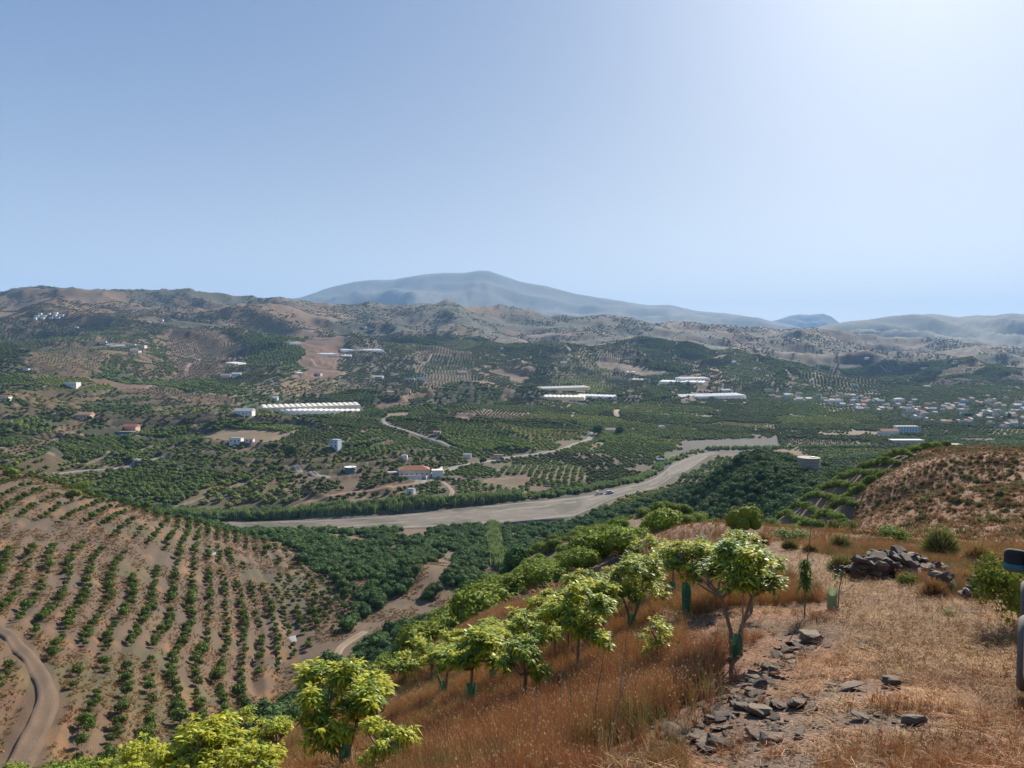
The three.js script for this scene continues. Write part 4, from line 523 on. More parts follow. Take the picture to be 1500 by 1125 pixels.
// ---------- foreground: young fruit trees on the ridge ----------
const NEAR = new THREE.MeshPhysicalMaterial({ vertexColors: true, roughness: 0.85, side: THREE.DoubleSide, transmission: 0.5, thickness: 0, specularIntensity: 0.4, clearcoat: 0.16, clearcoatRoughness: 0.3 });
function leaf(g, p, dir, len, wid, droop, col) { // folded, drooping blade of four faces
  const side = norm(cross(dir, [0, 1, 0.001])), at1 = t => add(add(p, dir, len * t), [0, -droop * len * t * t, 0]), f = 0.22 * wid, a = at1(0.36), b = at1(0.74), up = [0, f, 0];
  const L1 = add(add(a, side, wid), up), R1 = add(add(a, side, -wid), up), L2 = add(add(b, side, wid * 0.72), up), R2 = add(add(b, side, -wid * 0.72), up), T = at1(1.02);
  g.tri(p, R1, L1, col); g.quad(L1, R1, R2, L2, col); g.tri(L2, R2, T, col); }
function leafyTree(H, W, { low = 0.38, stems = 1, tips = 90, yellow = 0.4, droop = 0.5, sparse = 1, leaf: ls = 1 } = {}) {
  const g = new Geo(), wood = [], base = [];
  for (let s = 0; s < stems; s++) { const a = s * 2.6 + rr(0, 1), k = stems > 1 ? 0.16 : 0.02, top = [Math.cos(a) * k * W, H * rr(0.42, 0.52), Math.sin(a) * k * W]; wood.push(tubeGeo([[Math.cos(a) * 0.03 * (stems > 1), -0.3, Math.sin(a) * 0.03 * (stems > 1)], [top[0] * 0.3, H * 0.2, top[2] * 0.3], top], [0.036, 0.031, 0.022], 7));
    for (let i = 0; i < 5; i++) { const b = rr(0, 6.28), e = [top[0] + Math.cos(b) * W * rr(0.16, 0.3), H * rr(0.56, 0.8), top[2] + Math.sin(b) * W * rr(0.16, 0.3)], m = [(top[0] + e[0]) / 2 + rr(-0.04, 0.04), (top[1] + e[1]) / 2 - 0.03, (top[2] + e[2]) / 2]; wood.push(tubeGeo([top, m, e], [0.02, 0.015, 0.009], 5)); base.push(m, e); } }
  const lobes = []; for (let i = 0; i < 8 + 4 * stems; i++) { const a = i * 2.4 + rr(-0.5, 0.5), r = Math.sqrt(rnd()) * 0.36, e = 1 - r * r * 3; lobes.push([Math.cos(a) * W * r, H * (low + (0.93 - low) * clamp(rr(0.15, 0.6) + 0.35 * e)), Math.sin(a) * W * r, rr(0.11, 0.19) * W]); }
  for (let i = 0; i < tips * sparse; i++) { const d = rdir(), l = lobes[i % lobes.length], r = Math.pow(rnd(), 0.5) * l[3]; const c = [l[0] + d[0] * r, Math.max(H * 0.12, l[1] + d[1] * r * 0.75), l[2] + d[2] * r];
    let nb = base[0], bd = 1e9; for (const q of base) { const k = Math.hypot(q[0] - c[0], q[1] - c[1], q[2] - c[2]); if (k < bd) { bd = k; nb = q; } }
    if (rnd() < 0.75) wood.push(tubeGeo([nb, add(nb, add(c, nb, -1), 0.6).map((v, k) => v + (k === 1 ? -0.02 : rr(-0.02, 0.02))), c], [0.007, 0.005, 0.003], 4));
    const out = norm([c[0], (c[1] - H * 0.5) * 0.6 + 0.12, c[2]]), flush = rnd() < yellow, n = 9 + Math.floor(rnd() * 6);
    for (let k = 0; k < n; k++) { const a = k * 2.4 + rr(-0.4, 0.4), el = rr(-0.35, 0.55), dir = norm(add([Math.cos(a) * Math.cos(el), Math.sin(el) + 0.15, Math.sin(a) * Math.cos(el)], out, 0.45)), q = rnd(), kx = rr(0.8, 1.2), col = (flush ? mixc([0.32, 0.38, 0.014], [0.68, 0.64, 0.03], q) : mixc([0.07, 0.16, 0.012], [0.29, 0.39, 0.025], q)).map(v => v * kx); const brown = rnd() < 0.012;
      leaf(g, add(c, dir, 0.012), dir, rr(0.10, 0.185) * ls, rr(0.018, 0.027) * ls, droop * rr(0.4, 1.5), brown ? [0.3, 0.16, 0.06] : col); } }
  return { crown: g.build(), wood: mergeGeometries(wood) };
}
const GUARD = new THREE.MeshPhysicalMaterial({ color: lin(0.02, 0.17, 0.09), roughness: 0.55, side: THREE.DoubleSide, transmission: 0.25, thickness: 0 }), STAKE = matte(0.30, 0.23, 0.15), HOSE = matte(0.03, 0.03, 0.03);
const TREES = [ // foot, crown top and width in the picture, look, label
  [1077, 962, 785, 118, { low: 0.42, stems: 2, tips: 105, yellow: 0.22, droop: 0.5 }, 0.2, 'young tree with two dark bare stems by the stone edge, low green collar'],
  [1005, 898, 786, 84, { low: 0.35, tips: 95, yellow: 0.5 }, 0.42, 'young tree in a tall green guard behind the two stemmed one'],
  [925, 922, 812, 86, { low: 0.34, stems: 2, tips: 95, yellow: 0.3 }, 0.22, 'young tree with forked stem and short green guard on open dry grass'],
  [962, 975, 905, 48, { low: 0.1, tips: 26, yellow: 0.5, sparse: 0.8 }, 0, 'sparse knee high sapling in front of the forked tree'],
  [846, 992, 850, 92, { low: 0.22, tips: 120, yellow: 0.45, droop: 0.6 }, 0, 'broad leafy tree whose crown hangs to the grass beside tall dry stalks'],
  [690, 1052, 902, 98, { low: 0.34, tips: 115, yellow: 0.35 }, 0.36, 'leafy tree on a tall green guard in the middle of the near row'],
  [768, 1040, 926, 72, { low: 0.05, tips: 85, yellow: 0.1, droop: 0.9 }, 0, 'dark drooping tree whose leaves reach the ground next to a green guard'],
  [507, 1128, 962, 138, { low: 0.30, tips: 150, yellow: 0.55, stems: 2 }, 0.24, 'largest yellow green tree of the near row, on two guarded stems'],
  [566, 1150, 1048, 82, { low: 0.15, tips: 70, yellow: 0.8, droop: 0.9 }, 0, 'yellowish drooping bush tree at the foot of the largest near tree'],
  [650, 1022, 938, 56, { low: 0.45, tips: 50, yellow: 0.5, stems: 2 }, 0.3, 'small tree on two guarded stems behind the middle row tree'],
  [592, 1000, 957, 62, { low: 0.25, tips: 55, yellow: 0.3 }, 0.2, 'small dark tree where the grass bank drops to the gully'],
  [745, 972, 886, 74, { low: 0.2, tips: 80, yellow: 0.5 }, 0, 'rounded tree behind the dark drooping one'],
  [860, 905, 836, 66, { low: 0.25, tips: 70, yellow: 0.4 }, 0, 'rounded tree on the crest between the row and the flank'],
  [800, 935, 862, 62, { low: 0.25, tips: 65, yellow: 0.5 }, 0, 'yellow green tree on the crest behind the broad leafy tree'],
  [955, 860, 786, 62, { low: 0.25, tips: 65, yellow: 0.5 }, 0.2, 'yellow tinged tree at the crest behind the forked tree'],
  [1083, 850, 778, 64, { low: 0.3, tips: 65, yellow: 0.4 }, 0.2, 'tree on the crest behind the two stemmed tree'],
  [1030, 842, 785, 56, { low: 0.25, tips: 55, yellow: 0.55 }, 0.2, 'small yellow green tree on the crest between its taller neighbours'],
  [1122, 868, 802, 54, { low: 0.3, tips: 45, yellow: 0.5 }, 0, 'thin tree at the crest next to the dirt track'],
  [905, 868, 826, 46, { low: 0.25, tips: 45, yellow: 0.4 }, 0, 'small tree half hidden on the crest above the flank'],
  [700, 985, 912, 52, { low: 0.2, tips: 50, yellow: 0.5 }, 0, 'small tree behind the middle row tree, on the gully side'],
  [882, 948, 846, 72, { low: 0.3, tips: 80, yellow: 0.5 }, 0.25, 'tree between the broad leafy tree and the forked one'],
  [832, 960, 866, 66, { low: 0.28, tips: 70, yellow: 0.55 }, 0, 'yellow green tree standing close behind the broad leafy tree'],
  [782, 990, 882, 72, { low: 0.28, tips: 80, yellow: 0.4 }, 0, 'leafy tree between the dark drooping tree and the broad one'],
  [985, 872, 790, 62, { low: 0.3, tips: 60, yellow: 0.6 }, 0.25, 'light green tree behind the tall green guard'],
  [1052, 884, 790, 74, { low: 0.32, tips: 75, yellow: 0.5 }, 0.25, 'leafy tree between the tall green guard and the two stemmed tree'],
  [722, 1004, 906, 64, { low: 0.3, tips: 70, yellow: 0.5 }, 0.25, 'tree just behind the one on the tall middle guard'],
  [632, 990, 930, 60, { low: 0.3, tips: 60, yellow: 0.45 }, 0, 'small tree at the end of the row above the gully'],
  [668, 968, 915, 50, { low: 0.25, tips: 50, yellow: 0.5 }, 0, 'little tree on the crest over the gully orchard'],
  [1100, 900, 800, 58, { low: 0.4, tips: 50, yellow: 0.45 }, 0, 'slim tree close behind the two stemmed tree'],
  [940, 890, 808, 66, { low: 0.3, tips: 70, yellow: 0.5 }, 0.2, 'leafy tree just behind the forked one'],
  [868, 922, 840, 64, { low: 0.28, tips: 70, yellow: 0.5 }, 0, 'light green tree where the row reaches the crest'],
  [812, 968, 884, 62, { low: 0.25, tips: 66, yellow: 0.6 }, 0, 'yellowish tree squeezed in behind the tall dry stalks'],
  [355, 1112, 1024, 46, { low: 0.3, tips: 36, yellow: 0.4, sparse: 0.8 }, 0.2, 'thin sapling with grey stake at the steep edge of the bank'],
  [400, 1116, 1048, 58, { low: 0.2, tips: 55, yellow: 0.55 }, 0.2, 'leafy sapling on the steep edge next to the thin staked one'],
  [300, 1182, 1066, 150, { low: 0.3, tips: 150, yellow: 0.85 }, 0, 'yellow topped tree rising from below the bank, the tallest of three'],
  [205, 1195, 1090, 120, { low: 0.3, tips: 120, yellow: 0.85 }, 0, 'yellow topped tree rising from below the bank, nearest the farm track'],
  [370, 1180, 1090, 80, { low: 0.3, tips: 90, yellow: 0.75 }, 0, 'yellow green tree rising from below the bank under the saplings'],
];
TREES.forEach(([px, py, top, wpx, look, guard, label], i) => {
  const [x, y, z] = hit(px, py, 4, 60), k = -z / F, H = (py - top) * k; const W = wpx * k * 1.12, S = Math.max(0.55, Math.min(1.15, H / 1.7)), big = look.tips; seed = 9000 + i * 77;
  const t = leafyTree(H * 1.06, W * 1.1, { ...look, yellow: Math.min(0.9, look.yellow + 0.15), low: Math.max(0.06, look.low - 0.12), tips: Math.round(big * (z < -22 ? 1.7 : 2.2)), leaf: clamp(W / 1.25, 0.6, 0.95) }), o = new THREE.Group(); o.position.set(x, y, z); block(x, z, 0.25);
  part('crown', t.crown, NEAR, o); part('trunk', t.wood, BARK2, o);
  if (guard) { const gh = H * guard, gd = part('trunk_guard', new THREE.CylinderGeometry(0.085, 0.095, gh, 14, 3, true).translate(0, gh / 2 - 0.03, 0), GUARD, o); const P = gd.geometry.attributes.position; for (let q = 0; q < P.count; q++) P.setX(q, P.getX(q) * (0.85 + 0.3 * vn(P.getY(q) * 7, P.getZ(q) * 9, i))); gd.geometry.computeVertexNormals(); if (i % 3 === 0) part('stake', new THREE.CylinderGeometry(0.012, 0.014, H * 0.62, 6).translate(0.08, H * 0.28, 0.05), STAKE, o); }
  tag(o, 'young_tree', label, 'tree'); });
// two thin saplings beside the track
for (const [px, py, top, lab, net] of [[1178, 906, 762, 'tall dry stick with a clump of leaves half way up beside the track', 0], [1227, 893, 832, 'bare sapling with a pale green mesh guard beside the track', 1]]) { const [x, y, z] = hit(px, py, 4, 60), H = (py - top) * -z / F, o = new THREE.Group(); o.position.set(x, y, z); seed = 4000 + px;
  const tw = [tubeGeo([[0, -0.2, 0], [0.02, H * 0.5, 0], [0.09, H, 0.02]], [0.014, 0.011, 0.006], 6)]; for (let i = 0; i < 6; i++) { const h = H * rr(0.35, 0.95), a = rr(0, 6.28), l = rr(0.1, 0.32); tw.push(tubeGeo([[0.04, h, 0], [0.04 + Math.cos(a) * l * 0.6, h + l * 0.3, Math.sin(a) * l * 0.6], [0.04 + Math.cos(a) * l, h + l * 0.8, Math.sin(a) * l]], [0.006, 0.004, 0.002], 4)); } part('stem', mergeGeometries(tw), BARK2, o);
  const g = new Geo(); for (let i = 0; i < (net ? 14 : 170); i++) { const a = rr(0, 6.28), d = norm([Math.cos(a), rr(-0.7, 0.2), Math.sin(a)]); leaf(g, [rr(-0.05, 0.07), net ? H * rr(0.8, 1) : H * rr(0.32, 0.62), rr(-0.05, 0.05)], d, rr(0.07, 0.14), 0.02, 0.8, mixc([0.06, 0.12, 0.02], [0.2, 0.27, 0.05], rnd())); } part('leaves', g.build(), NEAR, o);
  if (net) part('mesh_guard', new THREE.CylinderGeometry(0.085, 0.085, H * 0.5, 14, 1, true).translate(-0.1, H * 0.25, 0), new THREE.MeshPhysicalMaterial({ color: lin(0.22, 0.27, 0.16), roughness: 0.8, side: THREE.DoubleSide, transmission: 0.55, thickness: 0 }), o);
  tag(o, 'sapling', lab, 'sapling'); }
seed = 321;
// ---------- shrubs ----------
function twigBush(n, tones, upright, size) { const g = new Geo(); for (let i = 0; i < n; i++) { const d = rdir(); d[1] = Math.abs(d[1]) * upright + 0.15; const dir = norm(d), r0 = rr(0.15, 0.6), r1 = rr(0.75, 1), p = [dir[0] * r0 * 0.5, dir[1] * r0 * 0.9, dir[2] * r0 * 0.5], e = [dir[0] * r1 * 0.5 + rr(-0.06, 0.06), Math.max(0.03, dir[1] * r1 * 0.9), dir[2] * r1 * 0.5 + rr(-0.06, 0.06)], u = norm(cross(dir, rdir())), k = rr(0.75, 1.25), c = mixc(...tones, rnd()).map(q => q * k); g.tri(add(p, u, size), add(p, u, -size), e, c); const m = add(p, add(e, p, -1), rr(0.4, 0.9)), v = rdir(); g.tri(m, add(m, v, size * 4), add(add(m, v, size * 2), u, size * 2), c); } return g.build(); }
const TONE = { olive: [[0.10, 0.10, 0.03], [0.28, 0.25, 0.08]], dry: [[0.17, 0.10, 0.045], [0.42, 0.25, 0.10]], lush: [[0.08, 0.13, 0.02], [0.27, 0.33, 0.05]], brown: [[0.15, 0.09, 0.04], [0.32, 0.19, 0.085]] };
const bushes = { olive: many(3, () => twigBush(900, TONE.olive, 1, 0.013)), dry: many(2, () => twigBush(900, TONE.dry, 1, 0.01)), lush: many(2, () => clumpCrown(1500, 0.035, TONE.lush, { low: 0.02, top: 1, lobes: 10, core: 0.35 })), smallOlive: many(3, () => twigBush(130, TONE.olive, 0.8, 0.04)), smallDry: many(3, () => twigBush(120, TONE.brown, 0.8, 0.04)), dense: many(2, () => clumpCrown(2200, 0.028, GREEN.flank, { low: 0, top: 0.97, lobes: 12, core: 0.8 })) };
const bushMat = tints;
for (const [px, py, w, h, k, label, from] of [[1095, 786, 56, 50, 'dense', 'dense round green bush on the crest of the ridge', 30], [1385, 818, 72, 62, 'olive', 'large brushy broom shrub behind the rock heap', 14], [1440, 828, 62, 46, 'dry', 'half dry brown shrub beside the brushy broom shrub', 14], [1235, 806, 46, 32, 'olive', 'olive shrub beside the rock heap', 14], [1238, 842, 60, 40, 'olive', 'grassy olive shrub with bright tips at the track bend', 14], [1268, 852, 44, 32, 'dry', 'straw coloured shrub at the foot of the rock heap', 12], [1330, 862, 34, 28, 'lush', 'small bright green plant against the rock heap', 10], [1480, 925, 100, 118, 'lush', 'bright green bush beside the parked car', 8], [1392, 905, 22, 16, 'lush', 'small green tuft at the edge of the track', 8], [1118, 800, 36, 28, 'dry', 'grey brown shrub beside the dense round bush', 20], [1190, 812, 38, 26, 'dry', 'pale dry shrub at the far end of the track', 18], [1160, 806, 36, 22, 'olive', 'low olive shrub at the far end of the track', 18], [1375, 878, 60, 42, 'dry', 'rusty dry shrub between the rocks and the track', 10], [1420, 860, 60, 34, 'dry', 'orange dry shrub above the small dark rocks', 12], [1290, 830, 30, 22, 'dry', 'small dry shrub on the shoulder of the rock heap', 14], [105, 460 + 270, 22, 16, 'dense', 'round dark bush on the crest of the brown hillside', 120], [15, 697, 18, 14, 'dense', 'dark bush at the top corner of the brown hillside', 150], [118, 722, 26, 17, 'lush', 'bright bush cluster on the crest of the brown hillside', 150], [1315, 797, 54, 26, 'lush', 'pale large leaved bush peeping over the rock heap', 20], [1165, 795, 60, 20, 'lush', 'low leafy row of plants beyond the crest', 30]]) { const [x, y, z] = hit(px, py, from), q = -z / F, gs = bushes[k], o = new THREE.Mesh(gs[Math.floor(rnd() * gs.length)], bushMat[Math.floor(rr(1, 4))]); o.position.set(x, y - 0.05, z - w * q * 0.2); o.scale.set(w * q, h * q, w * q); o.rotation.y = rr(0, 6); block(x, z, w * q * 0.35); tag(o, 'shrub', label, 'shrub'); }
{ const rest = { smallOlive: [], smallDry: [] }, L = []; for (let i = 0; i < 5200; i++) { const d = Math.sqrt(rr(45 ** 2, 235 ** 2)), px = rr(1130, 1600), x = (px - CX) / F * d, z = -d; if (zone(x, z) !== 'scrub') continue; const n = fbm(x / 9, z / 9, 3, 600); if (n < 0.47) continue; const w = rr(0.5, 1.3) * (0.6 + n); L.push([x, ground(x, z) - 0.05, z, w, w * rr(0.6, 0.9), rr(0, 6), rr(0.8, 1.25)]); }
  for (const t of L) { const p = toPixel(t[0], t[1], t[2]); t.vis = p[0] < 1500 && seen(t[0], t[1] + t[4], t[2], 0.2) ? t[3] / p[2] : 0; } L.sort((a, b) => b.vis - a.vis);
  L.forEach((t, i) => { const k = hash(i, 5, 2) < 0.55 ? 'smallOlive' : 'smallDry'; if (i < 280 && t.vis) { const o = new THREE.Mesh(bushes[k][i % 3], bushMat[i % 4]); o.position.set(t[0], t[1], t[2]); o.rotation.y = t[5]; o.scale.set(t[3], t[4], t[3]); tag(o, 'hill_shrub', k === 'smallOlive' ? 'small olive green shrub on the dry rounded scrub hill' : 'small brown dry shrub on the dry rounded scrub hill', 'shrub', k === 'smallOlive' ? 'olive shrubs of the scrub hill' : 'brown shrubs of the scrub hill'); } else rest[k].push(t); });
  stuff('hill_shrubbery', 'further olive shrubs of the dry scrub hill', 'shrubs', bushes.smallOlive[0], CROWN, rest.smallOlive); stuff('hill_shrubbery', 'further brown shrubs of the dry scrub hill', 'shrubs', bushes.smallDry[0], CROWN, rest.smallDry); }
// ---------- stones ----------
const bald = [];
function shard(s, flat) { const ic = new THREE.IcosahedronGeometry(1, 1), P = ic.attributes.position; for (let i = 0; i < P.count; i++) { const x = P.getX(i), y = P.getY(i), z = P.getZ(i), k = 0.68 + 0.62 * hash(Math.round(x * 9), Math.round(y * 9) * 31 + Math.round(z * 9), s); P.setXYZ(i, clamp(x * k, -0.8, 0.75), clamp(y * k, -0.62, 0.55) * flat, z * k * 0.78); } ic.computeVertexNormals(); const uv = ic.attributes.uv; for (let i = 0; i < uv.count; i++) uv.setXY(i, P.getX(i) * 0.6, P.getZ(i) * 0.6 + P.getY(i)); return ic; }
const shards = [0.34, 0.42, 0.55, 0.3, 0.7, 0.5].map((f, i) => shard(700 + i, f)), rockM = [[0.29, 0.205, 0.14], [0.36, 0.26, 0.175], [0.20, 0.15, 0.11], [0.48, 0.365, 0.255]].map(c => matte(...c, { map: gritMap, bumpMap: gritBump, bumpScale: 0.02, roughness: 0.85 }));
function stone(parent, name, p, s, i, tilt = 0.35) { const m = new THREE.Mesh(shards[i % 6], rockM[Math.floor(hash(i, 7, 3) * 4)]); m.position.set(...p); m.scale.set(s * rr(0.8, 1.3), s * rr(0.6, 1.1), s * rr(0.6, 1.1)); m.rotation.set(rr(-tilt, tilt), rr(0, 6.3), rr(-tilt, tilt)); if (parent) { m.name = name; parent.add(m); } return m; }
{ const line = [[905, 1122], [960, 1092], [1010, 1072], [1050, 1040], [1085, 1012], [1110, 985], [1150, 960], [1185, 938]]; let n = 0;
  for (let i = 0; i < 290; i++) { const t = Math.pow(rnd(), 0.8) * (line.length - 1), k = Math.min(line.length - 2, Math.floor(t)), u = t - k, px = line[k][0] + (line[k + 1][0] - line[k][0]) * u + (rnd() < 0.7 ? rr(-14, 26) : rr(20, 150)), py = line[k][1] + (line[k + 1][1] - line[k][1]) * u + rr(-8, 14), p = hit(px, Math.min(1124, py), 3, 40); const s = rnd() < 0.25 ? rr(0.07, 0.125) : rr(0.026, 0.065); p[1] += s * 0.3; const m = stone(null, '', p, s, n++); tag(m, 'slate_stone', s > 0.085 ? 'larger flat slate stone in the broken line along the dry grass' : 'small slate chip in the broken line along the dry grass', 'stone', s > 0.085 ? 'larger slates of the stone line' : 'slate chips of the stone line'); }
  for (const [px, py, w, label] of [[1305, 1006, 34, 'flat tilted slate casting a dark shadow on the straw'], [1247, 1010, 28, 'thin pale slate lying beside the tilted slate'], [1172, 1078, 24, 'rounded pale stone with dark underside on the straw'], [1338, 1062, 34, 'pale half buried stone in the straw'], [1260, 1054, 24, 'pale chip half covered with straw'], [1110, 1048, 34, 'long pale stone beside the stone line'], [1187, 940, 32, 'pale stone heaped against the dry stick'], [1156, 855, 9, 'white stone on the track verge'], [1243, 887, 11, 'flat pale stone beside the mesh guard'], [1354, 893, 11, 'white pebble on the far side of the track'], [1266, 905, 8, 'small pale stone on the track'], [1170, 1035, 26, 'dull flat stone among straw']]) { const p = hit(px, py, 3, 60), s = w * -p[2] / F * 0.62; p[1] += s * 0.42; const m = stone(null, '', p, s, n++, 0.3); m.material = rockM[/pale|white/.test(label) ? 3 : 1]; bald.push([p[0], p[2], s * 1.6]); bald.push([p[0] * 0.95, p[2] * 0.95, s * 1.6]); tag(m, 'stone', label, 'stone'); }
  const heap = (poly, count, s0, s1, label, mound) => { const o = new THREE.Group(), c = hit(...mound.slice(0, 2), 8, 60); o.position.set(...c); const k = -c[2] / F, W = mound[2] * k, Hh = mound[3] * k;
    for (let i = 0; i < count; i++) { const t = rr(-1, 1), dz = rr(-1, 1), prof = Math.max(0, 1 - Math.abs(t + 0.35) ** 1.4 * 0.62) * (1 - dz * dz * 0.85), x = t * W / 2, z = dz * W * 0.22 - t * 0.2, y = ground(c[0] + x, c[2] + z) - c[1] + Hh * prof * rr(0.25, 1.0); const m = stone(o, 'stone', [x, y, z], rr(s0, s1) * (rnd() < 0.15 ? 1.6 : 1), i + 40, 0.6); if (rnd() < 0.5) m.material = rockM[rnd() < 0.7 ? 2 : 0]; }
    tag(o, 'rock_heap', label, 'rocks'); block(c[0], c[2], W * 0.4); };
  heap(0, 298, 0.08, 0.22, 'long heap of dark broken slate rocks beside the track', [1322, 844, 172, 44]); heap(0, 80, 0.06, 0.17, 'small dark rock pile between dry shrubs and the bright bush', [1432, 880, 44, 42]); heap(0, 60, 0.08, 0.18, 'low scatter of dark rocks below the long heap', [1385, 868, 60, 26]); heap(0, 110, 0.3, 0.6, 'dark stony bank edge on the crest behind the young trees', [960, 775, 130, 10]); }
// ---------- dry grass and straw ----------
const STRAW = leafMat({ roughness: 0.8, transmission: 0.15, thickness: 0 });
function tuft(n, spread, bend, c0, c1, w = 0.006, seedHead = 0) { const g = new Geo(); for (let i = 0; i < n; i++) { const a = rr(0, 6.28), r = rnd() * spread * 0.4, x = Math.cos(a) * r, z = Math.sin(a) * r, h = rr(0.5, 1), b = rr(0, 6.28), k = bend * rr(0.3, 1.2), u = [Math.cos(a + 1.2) * w, 0, Math.sin(a + 1.2) * w], A = [x, -0.03, z], M = [x + Math.cos(b) * k * 0.35, h * 0.6, z + Math.sin(b) * k * 0.35], T = [x + Math.cos(b) * k, h * (1 - 0.3 * k), z + Math.sin(b) * k], c = mixc(c0, c1, rnd()); g.quad(add(A, u), add(A, u, -1), add(M, u, -0.7), add(M, u, 0.7), c); g.tri(add(M, u, 0.7), add(M, u, -0.7), T, c); if (rnd() < seedHead) { const s = 0.03; g.tri(T, add(T, [s * 0.35, s * 1.5, 0]), add(T, [s, s * 0.2, s * 0.4]), [0.6, 0.47, 0.28]); g.tri(T, add(T, [0, s * 1.4, s * 0.4]), add(T, [-s * 0.5, s * 0.4, s]), [0.6, 0.47, 0.28]); } } return g.build(); }
const tufts = [tuft(26, 0.5, 0.35, [0.32, 0.155, 0.06], [0.52, 0.29, 0.115]), tuft(22, 0.5, 0.5, [0.25, 0.10, 0.048], [0.43, 0.19, 0.085]), tuft(18, 0.4, 0.3, [0.36, 0.22, 0.09], [0.6, 0.40, 0.19], 0.005, 0.35), tuft(14, 0.4, 0.4, [0.13, 0.14, 0.045], [0.32, 0.3, 0.1])];
const strawGeo = (() => { const g = new Geo(); for (let i = 0; i < 16; i++) { const a = rr(0, 6.28), l = rr(0.15, 0.5), x = rr(-0.3, 0.3), z = rr(-0.3, 0.3), e = rr(0.0, 0.12), w = 0.003, u = [-Math.sin(a) * w, 0, Math.cos(a) * w], A = [x, rr(0, 0.03), z], M = [x + Math.cos(a) * l * 0.5, e + 0.02, z + Math.sin(a) * l * 0.5], T = [x + Math.cos(a + 0.3) * l, rr(0, 0.05), z + Math.sin(a + 0.3) * l], c = mixc([0.26, 0.12, 0.045], [0.56, 0.36, 0.16], rnd() ** 1.8); g.quad(add(A, u), add(A, u, -1), add(M, u, -1), add(M, u), c); g.quad(add(M, u), add(M, u, -1), add(T, u, -0.6), add(T, u, 0.6), c); } return g.build(); })();
const stoneLine = [[905, 1122], [960, 1092], [1010, 1072], [1050, 1040], [1085, 1012], [1110, 985], [1150, 960], [1185, 938]].map(([a, b]) => hit(a, b, 3, 40));
function off0(x, z) { let b = 9; for (let i = 1; i < stoneLine.length; i++) for (let t = 0; t <= 1; t += 0.25) { const p = stoneLine[i - 1], q = stoneLine[i]; b = Math.min(b, Math.hypot(p[0] + (q[0] - p[0]) * t - x, p[2] + (q[2] - p[2]) * t - z)); } return b; }
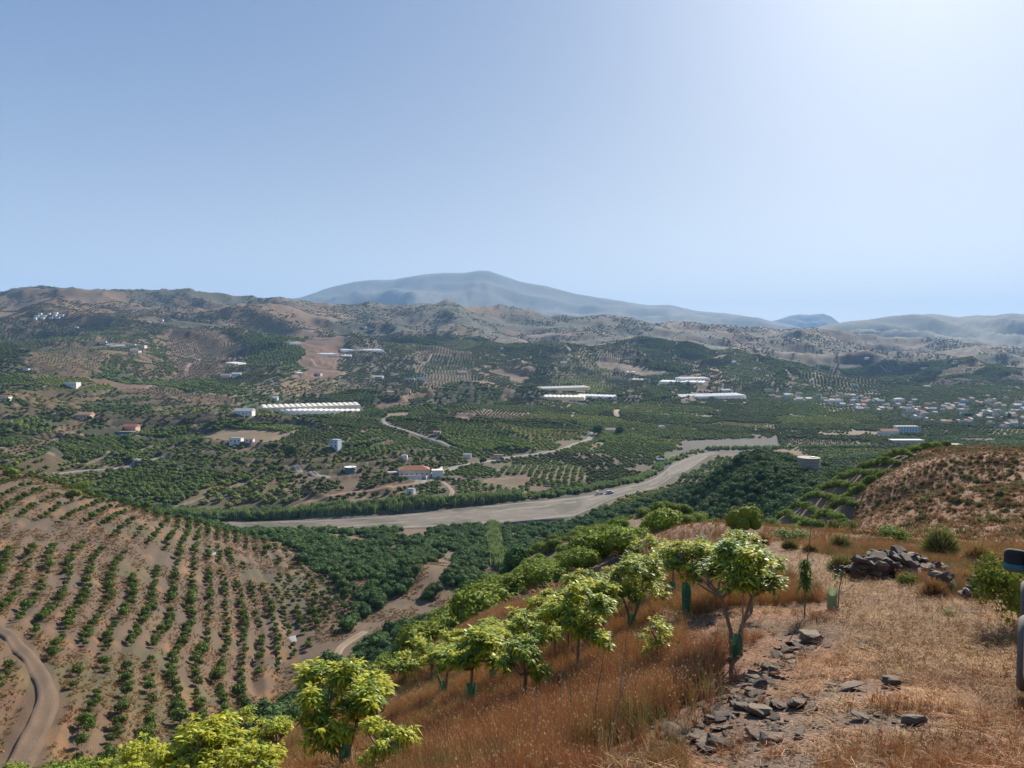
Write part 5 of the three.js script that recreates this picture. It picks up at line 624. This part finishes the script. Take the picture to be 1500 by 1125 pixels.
{ const L = [[], [], [], []], S = [];
  for (let i = 0; i < 120000; i++) { const d = 3.6 * Math.pow(48 / 3.6, Math.pow(rnd(), 0.8)), px = rr(-160, 1660), x = (px - CX) / F * d, z = -d; if (zone(x, z) !== 'ridge') continue; if (!free(x, z, -0.05) && rnd() < 0.75) continue;
    const strip = Math.abs(off0(x, z)); const y = ground(x, z), [qx, qy] = toPixel(x, y, z), n = fbm(x / 1.6, z / 1.6, 3, 610), off = (px - lerpLine([[5.5, 1640], [7.7, 1490], [9.5, 1405], [13, 1325], [17, 1250], [26, 1155], [40, 1095]], d)) * d / F, track = Math.abs(off) < 1.1 && d > 8 ? 1 : 0;
    const jx = qx + 70 * (n - 0.5), beside = inPoly([[560, 1200], [640, 1040], [820, 990], [1060, 960], [1090, 990], [1000, 1065], [900, 1110], [840, 1200]], jx, qy + rr(-25, 10)), right = !beside && qx > 1000 && d < 14;
    if (track) { if (rnd() < 0.3) S.push([x, y, z, rr(0.6, 1.1), rr(0.5, 1), rr(0, 6.3), rr(0.75, 1.15)]); continue; }
    if (bald.some(b => (b[0] - x) ** 2 + (b[1] - z) ** 2 < (b[2] + 0.12) ** 2)) continue; if (strip < 0.6 && rnd() < 0.93) continue; if (right && fbm(x / 1.1, z / 1.1, 3, 615) < 0.46 && rnd() < 0.8) continue; if (right) { const v = 0.25 + 1.3 * fbm(x / 1.7, z / 1.7, 3, 617); if (rnd() < 0.6 * sm(0.3, 0.56, fbm(x / 0.9, z / 0.9, 3, 618))) { S.push([x, y, z, rr(0.45, 1.0), rr(0.25, 0.8), 9 * fbm(x / 3, z / 3, 2, 619) + rr(-0.5, 0.5), [v * rr(0.85, 1.2), v * rr(0.8, 1.1), v * rr(0.75, 1.1)]]); } else if (n > 0.46 && rnd() < 0.5) L[rnd() < 0.5 ? 0 : rnd() < 0.7 ? 1 : 2].push([x, y, z, rr(0.25, 0.45), rr(0.05, 0.26), rr(0, 6.3), rr(0.8, 1.2), rr(-0.3, 0.3)]); continue; }
    if (n < 0.34 && !beside) { if (rnd() < 0.3) S.push([x, y, z, rr(0.7, 1.2), 1, rr(0, 6.3), 0.9]); continue; }
    const k = rnd(), q = beside ? (k < 0.3 ? 0 : k < 0.78 ? 1 : k < 0.94 ? 2 : 3) : (k < 0.42 ? 0 : k < 0.64 ? 1 : k < 0.82 ? 2 : 3), green = fbm(x / 2.4, z / 2.4, 2, 620) > 0.6; L[green && rnd() < 0.5 ? 3 : q].push([x, y, z, rr(0.3, 0.55), rr(0.22, 0.5) * (beside ? 1.15 : 0.85) * (0.6 + n * 0.8), rr(0, 6.3), rr(0.75, 1.2), rr(-0.12, 0.12)]); }
  console.log('grass', L.map(l => l.length).join(' '), S.length);
  ['golden dry grass tufts on the ridge', 'reddish dry grass tufts on the ridge', 'pale oat grass with seed heads on the ridge', 'greenish grass tufts on the ridge'].forEach((t, i) => stuff('dry_grass', t, 'grass', tufts[i], STRAW, L[i])); stuff('straw', 'flattened straw lying on the track and its verge', 'straw', strawGeo, STRAW, S);
  const W = [[], []]; for (let i = 0; i < 120000; i++) { const d = Math.sqrt(rr(40 ** 2, 310 ** 2)), px = rr(-80, 1580), x = (px - CX) / F * d, z = -d, zn = zone(x, z); if (zn !== 'slope' && zn !== 'scrub' && zn !== 'flank' && zn !== 'gully' || !free(x, z)) continue; const n = fbm(x / 8, z / 8, 3, 640); if (n < (zn === 'scrub' ? 0.3 : zn === 'slope' ? 0.42 : 0.5)) continue; W[rnd() < (zn === 'scrub' ? 0.8 : 0.55) ? 0 : 1].push([x, ground(x, z), z, rr(0.7, 1.5), rr(0.2, 0.55), rr(0, 6.3), rr(0.6, 1.05)]); }
  const coarse = [tuft(20, 0.9, 0.35, [0.28, 0.135, 0.05], [0.46, 0.255, 0.10], 0.03), tuft(20, 0.9, 0.35, [0.15, 0.13, 0.05], [0.34, 0.25, 0.10], 0.03)];
  stuff('hill_grass', 'dry grass on the brown hillsides', 'grass', coarse[0], STRAW, W[0]); stuff('hill_weeds', 'olive weeds on the brown hillsides', 'weeds', coarse[1], STRAW, W[1]); }
{ const chips = []; for (let i = 0; i < 11000; i++) { const d = 4 * Math.pow(9, rnd()), px = rr(850, 1620), x = (px - CX) / F * d, z = -d; if (zone(x, z) !== 'ridge') continue; const n = fbm(x / 1.1, z / 1.1, 3, 615); if (n > 0.44 && off0(x, z) > 0.55 && rnd() < 0.8) continue; const s = 0.007 + 0.04 * rnd() ** 4; chips.push([x, ground(x, z) + s * 0.2, z, s, s, rr(0, 6.3), rr(0.7, 1.3), rr(-0.4, 0.4)]); } stuff('slate_gravel', 'slate chips strewn over the bare earth of the ridge', 'gravel', shards[1], rockM[1], chips); }
// tall dry stalks in the near grass
[[868, 1098, 940], [892, 1100, 965], [838, 1090, 985], [820, 1085, 960], [802, 1075, 975], [905, 1075, 935], [1012, 905, 862], [790, 1100, 1005], [935, 965, 900]].forEach(([px, py, top], i) => { const [x, y, z] = hit(px, py, 4, 40), H = (py - top) * -z / F, l = [0.12, 0.22, -0.03, 0.02, 0.01, 0.08, 0, -0.05, 0.02][i], tw = [tubeGeo([[0, -0.05, 0], [l * 0.3, H * 0.5, 0], [l, H, 0.02]], [0.0065, 0.005, 0.0025], 5)]; for (let k = 0; k < 9; k++) { const h = H * rr(0.45, 0.98), a = rr(0, 6.28), q = rr(0.03, 0.1), bx = l * (h / H) ** 1.5; tw.push(tubeGeo([[bx, h, 0], [bx + Math.cos(a) * q, h + q * 1.2, Math.sin(a) * q]], [0.0025, 0.0012], 4)); } const m = new THREE.Mesh(mergeGeometries(tw), i % 2 ? BARK2 : matte(0.10, 0.10, 0.045)); m.position.set(x, y, z); tag(m, 'dry_stalk', 'tall thin dry weed stalk standing in the reddish grass', 'weed stalk', 'tall dry stalks in the grass'); });
console.log('foreground done');
scene.traverse(o => { if (o.isMesh) { o.castShadow = true; o.receiveShadow = true; } });
renderer.render(scene, camera);
